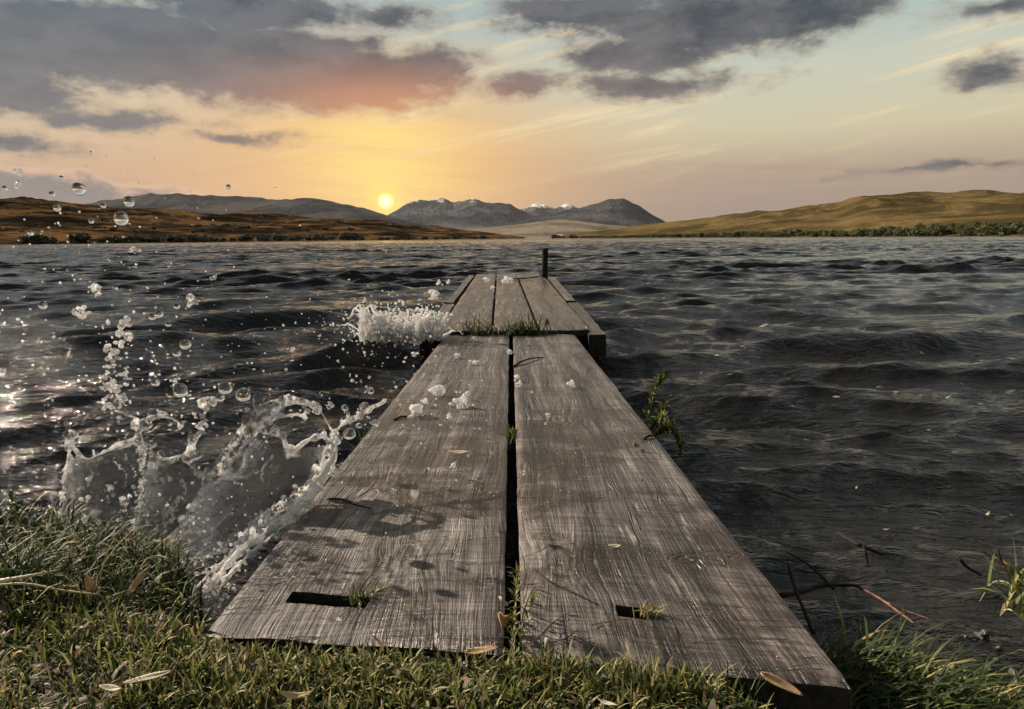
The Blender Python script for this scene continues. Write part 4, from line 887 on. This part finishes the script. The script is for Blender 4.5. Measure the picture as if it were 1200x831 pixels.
rim(Ff, 4, 6, 0.75); rim([(78,528,1.48),(80,512,1.49),(80,500,1.5)], 8, 6, 0.25); rim([(80,516,1.5),(100,538,1.5),(122,530,1.5),(146,520,1.5),(164,513,1.5)], 5, 7, 0.8)
H = [(163,513,1.5),(169,545,1.49),(166,582,1.47),(158,622,1.44)]; rim(H, 6, 3, 0.7)
rim([(165,517,1.5),(184,537,1.49),(205,536,1.49),(222,528,1.49),(236,504,1.5)], 6, 6, 0.8, 1.0); rim([(222,545,1.48),(236,556,1.46),(252,556,1.45)], 3, 3, 0.7)
rim([(165,515,1.5),(161,500,1.5),(160,491,1.5),(134,481,1.5)], 6, 4, 0.7, 1.2); rim([(160,496,1.5),(186,488,1.5),(204,492,1.5),(214,501,1.5)], 6, 3, 0.8, 1.0)
rim([(70,625,1.44),(95,612,1.45),(118,598,1.46)], 7, 3, 0.8)
film(Ff[:3]+[(100,538,1.5)], list(reversed(H)), 0.007, 0.05, 91)
film([(158,630,1.43),(163,590,1.46),(168,550,1.49),(172,528,1.5)], [(200,645,1.41),(222,600,1.42),(236,570,1.45),(236,552,1.46)], 0.007, 0.03, 92)
film([(200,655,1.38),(225,600,1.42),(255,552,1.46),(292,508,1.50)], [(292,640,1.30),(340,602,1.40),(372,560,1.48),(386,520,1.56)], 0.007, 0.07, 93)
film([(232,562,1.45),(258,532,1.47),(282,500,1.50),(300,478,1.53)], [(292,560,1.44),(302,530,1.48),(318,505,1.51),(335,475,1.55)], 0.009, 0.03, 94)
for k in range(150):                                       # lumps and bubbles riding in the sheets and along their foot
    px, py = (sr_.uniform(88, 240), sr_.uniform(560, 655)) if k < 75 else (sr_.normal(245, 35), sr_.normal(675, 22))
    q = at(px, py, 1.44-max(0, py-600)*0.0022+sr_.normal(0, .015)); r = sr_.uniform(1.2, 4.0)*1.45/FPX; PARTS.append(blob(q, max(r, .0028))); RIM.append((*q, .9))
me = remesh_obj('water_splash', PARTS, 0.0030, M_splash, RIM, 0.011, 0.04, 3)
tag(ob('water_splash', me), 'tall clear splash of water rearing up between the bank and the plank', 'splash')

# frothy breaker at the side of the far boards
PARTS2, R2 = [], []
def plume(c, s_, n, r, Y):
    for _ in range(int(n*2.0)):
        px, py = sr_.normal(c[0], s_[0]), sr_.normal(c[1], s_[1]); q = at(px, py, Y+sr_.normal(0, .10)); rr_ = sr_.uniform(*r)*Y/FPX
        PARTS2.append(blob(q, max(rr_*0.95, .005), ICO1, .4)); R2.append((*q, 1.0))
def jet_strand(px0, py0, dxp, hp, r, Y):
    t = np.linspace(0, sr_.uniform(.75, 1.7), 12); px_ = px0+dxp*t; py_ = py0-hp*(2*t-t*t)
    P_ = np.array([list(at(a_, b_, Y-0.10*q)) for a_, b_, q in zip(px_, py_, t)])+sr_.normal(0, .004, (12, 3))
    rr_ = r*(1-0.75*t/t[-1])*Y/FPX*sr_.uniform(.5, 1.4, 12)
    tv, tf, tc = tube_arrays(P_, np.maximum(rr_, .0035), 6); PARTS2.append((tv, np.vstack([tris_of(tf), tc])))
for _ in range(260):
    p_ = sr_.uniform(424, 518); hmax = float(np.interp(p_, [420, 430, 445, 466, 480, 500, 520], [40, 42, 36, 24, 32, 36, 24]))
    jet_strand(p_, 396+sr_.normal(0, 3), sr_.normal(-6 if p_ < 455 else 5, 7), hmax*sr_.uniform(.25, 1.0), sr_.uniform(.9, 2.4), 4.55+sr_.normal(0, .09))
plume((460, 388), (24, 6), 160, (.8, 2.8), 4.52); plume((455, 376), (13, 9), 110, (.8, 2.6), 4.55); plume((500, 376), (11, 9), 100, (.8, 2.2), 4.55); plume((428, 360), (8, 7), 30, (.6, 1.6), 4.6)
me = remesh_obj('breaking_foam', PARTS2, 0.0050, M_splash, None, 1, 1.2, 2)
tag(ob('breaking_foam', me), 'white frothy burst of a wave breaking against the far boards', 'splash', kind='stuff')

# ---- droplets that can be told apart
DR = [(20,204,6.5,1),(22,216,6,1),(92,222,7,0),(151,236,5.5,0),(142,256,7.5,0),(67,244,3.6,0),(268,219,2.6,0),(6,221,3,0),(61,228,3.4,0),(121,241,2.8,0),(107,259,2.8,0),(36,273,3,0),(72,208,2,0),
      (228,353,8,1),(113,341,7,1),(97,362,9,1),(146,384,10,1),(133,409,9,1),(160,293,6,1),(50,358,4.5,0),(207,359,3.5,0),(250,326,4,1),(178,371,4,0),(186,368,4.5,0),(197,380,3,0),(217,404,6,0),(207,414,4.5,0),(182,448,4.5,0),
      (211,457,8,0),(264,455,7,0),(285,463,7.5,0),(258,466,5,0),(241,475,10,1),(206,446,5,1),(234,490,6,1),(236,499,7,1),(150,441,6,1),(148,450,3,0),(124,441,4,1),(128,430,4,1),(131,447,6,1),(136,457,7,1),(142,465,6,1),(127,477,5,1),
      (409,509,7,0),(434,458,4,0),(343,409,4.5,1),(463,590,5,1),(531,545,4,1),(300,553,2.5,0),(404,478,4,0),(386,473,5,1),(362,476,6,1),(432,596,2.5,0),
      (512,458,10,1),(490,480,11,1),(540,471,9,1),(525,488,4.5,1),(500,470,5,1),(548,463,5,1),(556,424,4,1),(510,345,7,1),(514,331,3.2,1),(526,331,3.2,1),(672,450,5.5,1),(605,443,5,1),(597,412,4,1),(535,417,4,1),(517,373,5,1),(572,328,5,1),(597,328,6,1),(578,338,4,1),(460,575,3,1),(486,415,4,1),(608,450,4,1),(642,487,4,1)]
def drop_mesh(seed, irregular, fo=0.56):
    r = np.random.default_rng(seed); V, F = ICO3; V = V.copy()
    if irregular:
        parts = []
        for k in range(r.integers(7, 13)): parts.append((ICO2[0]*r.uniform(.14, .42)*np.exp(r.normal(0, .3, 3))+r.normal(0, .44, 3)*np.array([1, .8, .8]), ICO2[1]))
        return remesh_obj('water_droplet', parts, 0.06, M_splash, None, 1, fo, 3)
    n = sum(a_*np.sin(V@r.normal(0, 2.4, 3)+r.uniform(0, 6))[:, None] for a_ in (.05, .035, .03)); V *= 1+n; V *= np.array([1, 1, r.uniform(.9, 1.08)])
    me = mesh_np('water_droplet', V, F); me.materials.append(M_drop); return me
DM = [drop_mesh(500+i, False) for i in range(6)]; DI = [drop_mesh(520+i, True) for i in range(9)]; DW = [drop_mesh(540+i, True, 0.7) for i in range(6)]
dr = np.random.default_rng(31)
for i, (px, py, r, irr) in enumerate(DR):
    if px > 440 and py > 400: Y = min(atd(px, py).y-0.10, 4.4); lab, grp = 'lumpy water droplet flying just above the planks', 'droplets above the planks'
    elif px > 480: Y = 4.5; lab, grp = 'lumpy water droplet flying just above the planks', 'droplets above the planks'
    elif py < 300: Y = dr.uniform(1.35, 1.6); lab, grp = 'clear water droplet in the air against the hills and sky', 'droplets against hills and sky'
    else: Y = dr.uniform(1.4, 1.75); lab, grp = 'clear water droplet flying over the lake above the splash', 'droplets over the splash'
    lab = ('lumpy cluster of water beads' if irr else 'large round clear water droplet' if r > 5 else 'small round clear water droplet')+{'droplets above the planks': ' flying just above the planks', 'droplets against hills and sky': ' in the air against the hills and sky', 'droplets over the splash': ' flying over the lake above the splash'}[grp]
    o = ob('water_droplet', (DW if irr and 'planks' in grp else DI if irr else DM)[i % (6 if 'planks' in grp or not irr else 9)], None, loc=at(px, py, Y)); s_ = r*Y/FPX*(1.2 if irr else 1.08); o.scale = (s_, s_, s_)
    o.rotation_euler = (dr.normal(0, .4), dr.normal(0, .4), dr.uniform(0, 6.28)); tag(o, lab, 'droplet', lab+' group')
# ---- fine spray too small to pick apart
SP, n_ = [], 0
def spray(n, c, s_, Yr, r, lo=0.7):
    global n_
    for _ in range(n):
        px, py = dr.normal(c[0], s_[0]), dr.normal(c[1], s_[1]); Y = dr.uniform(*Yr); p = at(px, py, Y)
        if p.z < wz(p.x, p.y)+0.004: continue
        V, F = ICO1; q = np.exp(dr.normal(0, .2, 3)); SP.append((V*q*max(r*dr.uniform(.5, 1.5)*Y/FPX, .0006)+np.array(p), F+n_)); n_ += len(V)
spray(130, (130, 300), (85, 60), (1.3, 1.7), 1.1); spray(150, (190, 440), (90, 50), (1.3, 1.75), 1.2); spray(90, (300, 560), (80, 60), (1.2, 1.5), 1.3); spray(160, (200, 625), (55, 22), (1.28, 1.45), 1.6)
spray(70, (135, 440), (9, 28), (1.45, 1.55), 2.2); spray(150, (255, 690), (22, 26), (1.12, 1.3), 1.8); spray(240, (460, 385), (45, 20), (4.1, 4.8), 0.9); spray(70, (430, 470), (60, 40), (1.6, 2.1), 1.4); spray(60, (525, 460), (40, 40), (1.9, 2.3), 1.3); spray(60, (400, 400), (90, 30), (3.2, 4.6), 0.9)
me = mesh_np('spray', np.vstack([v for v, f in SP]), np.vstack([f for v, f in SP])); me.attributes.new('foam', 'FLOAT', 'POINT').data.foreach_set('value', np.full(len(me.vertices), 0.55, np.float32))
tag(ob('spray', me, M_splash), 'fine spray of tiny water beads around the splashes', 'spray', kind='stuff')

# ================================================================== AIR
M_haze = bpy.data.materials.new('haze_air'); M_haze.use_nodes = True; X.nt = M_haze.node_tree; X.nt.nodes.clear()
ho = X.nt.nodes.new('ShaderNodeOutputMaterial'); hv = X.nt.nodes.new('ShaderNodeVolumePrincipled'); X.nt.links.new(hv.outputs[0], ho.inputs[1])
hv.inputs['Color'].default_value = (0.72, 0.74, 0.80, 1); hv.inputs['Density'].default_value = 1.0e-5; hv.inputs['Anisotropy'].default_value = 0.1
x0, x1, y0, y1, z0, z1 = -16500, 16500, -16500, 16500, -2.4, 800.0
V = [(x0, y0, z0), (x1, y0, z0), (x1, y1, z0), (x0, y1, z0), (x0, y0, z1), (x1, y0, z1), (x1, y1, z1), (x0, y1, z1)]
me = bpy.data.meshes.new('haze'); me.from_pydata(V, [], [(3, 2, 1, 0), (4, 5, 6, 7), (0, 1, 5, 4), (1, 2, 6, 5), (2, 3, 7, 6), (3, 0, 4, 7)])
tag(ob('haze', me, M_haze), 'thin evening haze over the lake and hills', 'haze', kind='stuff')
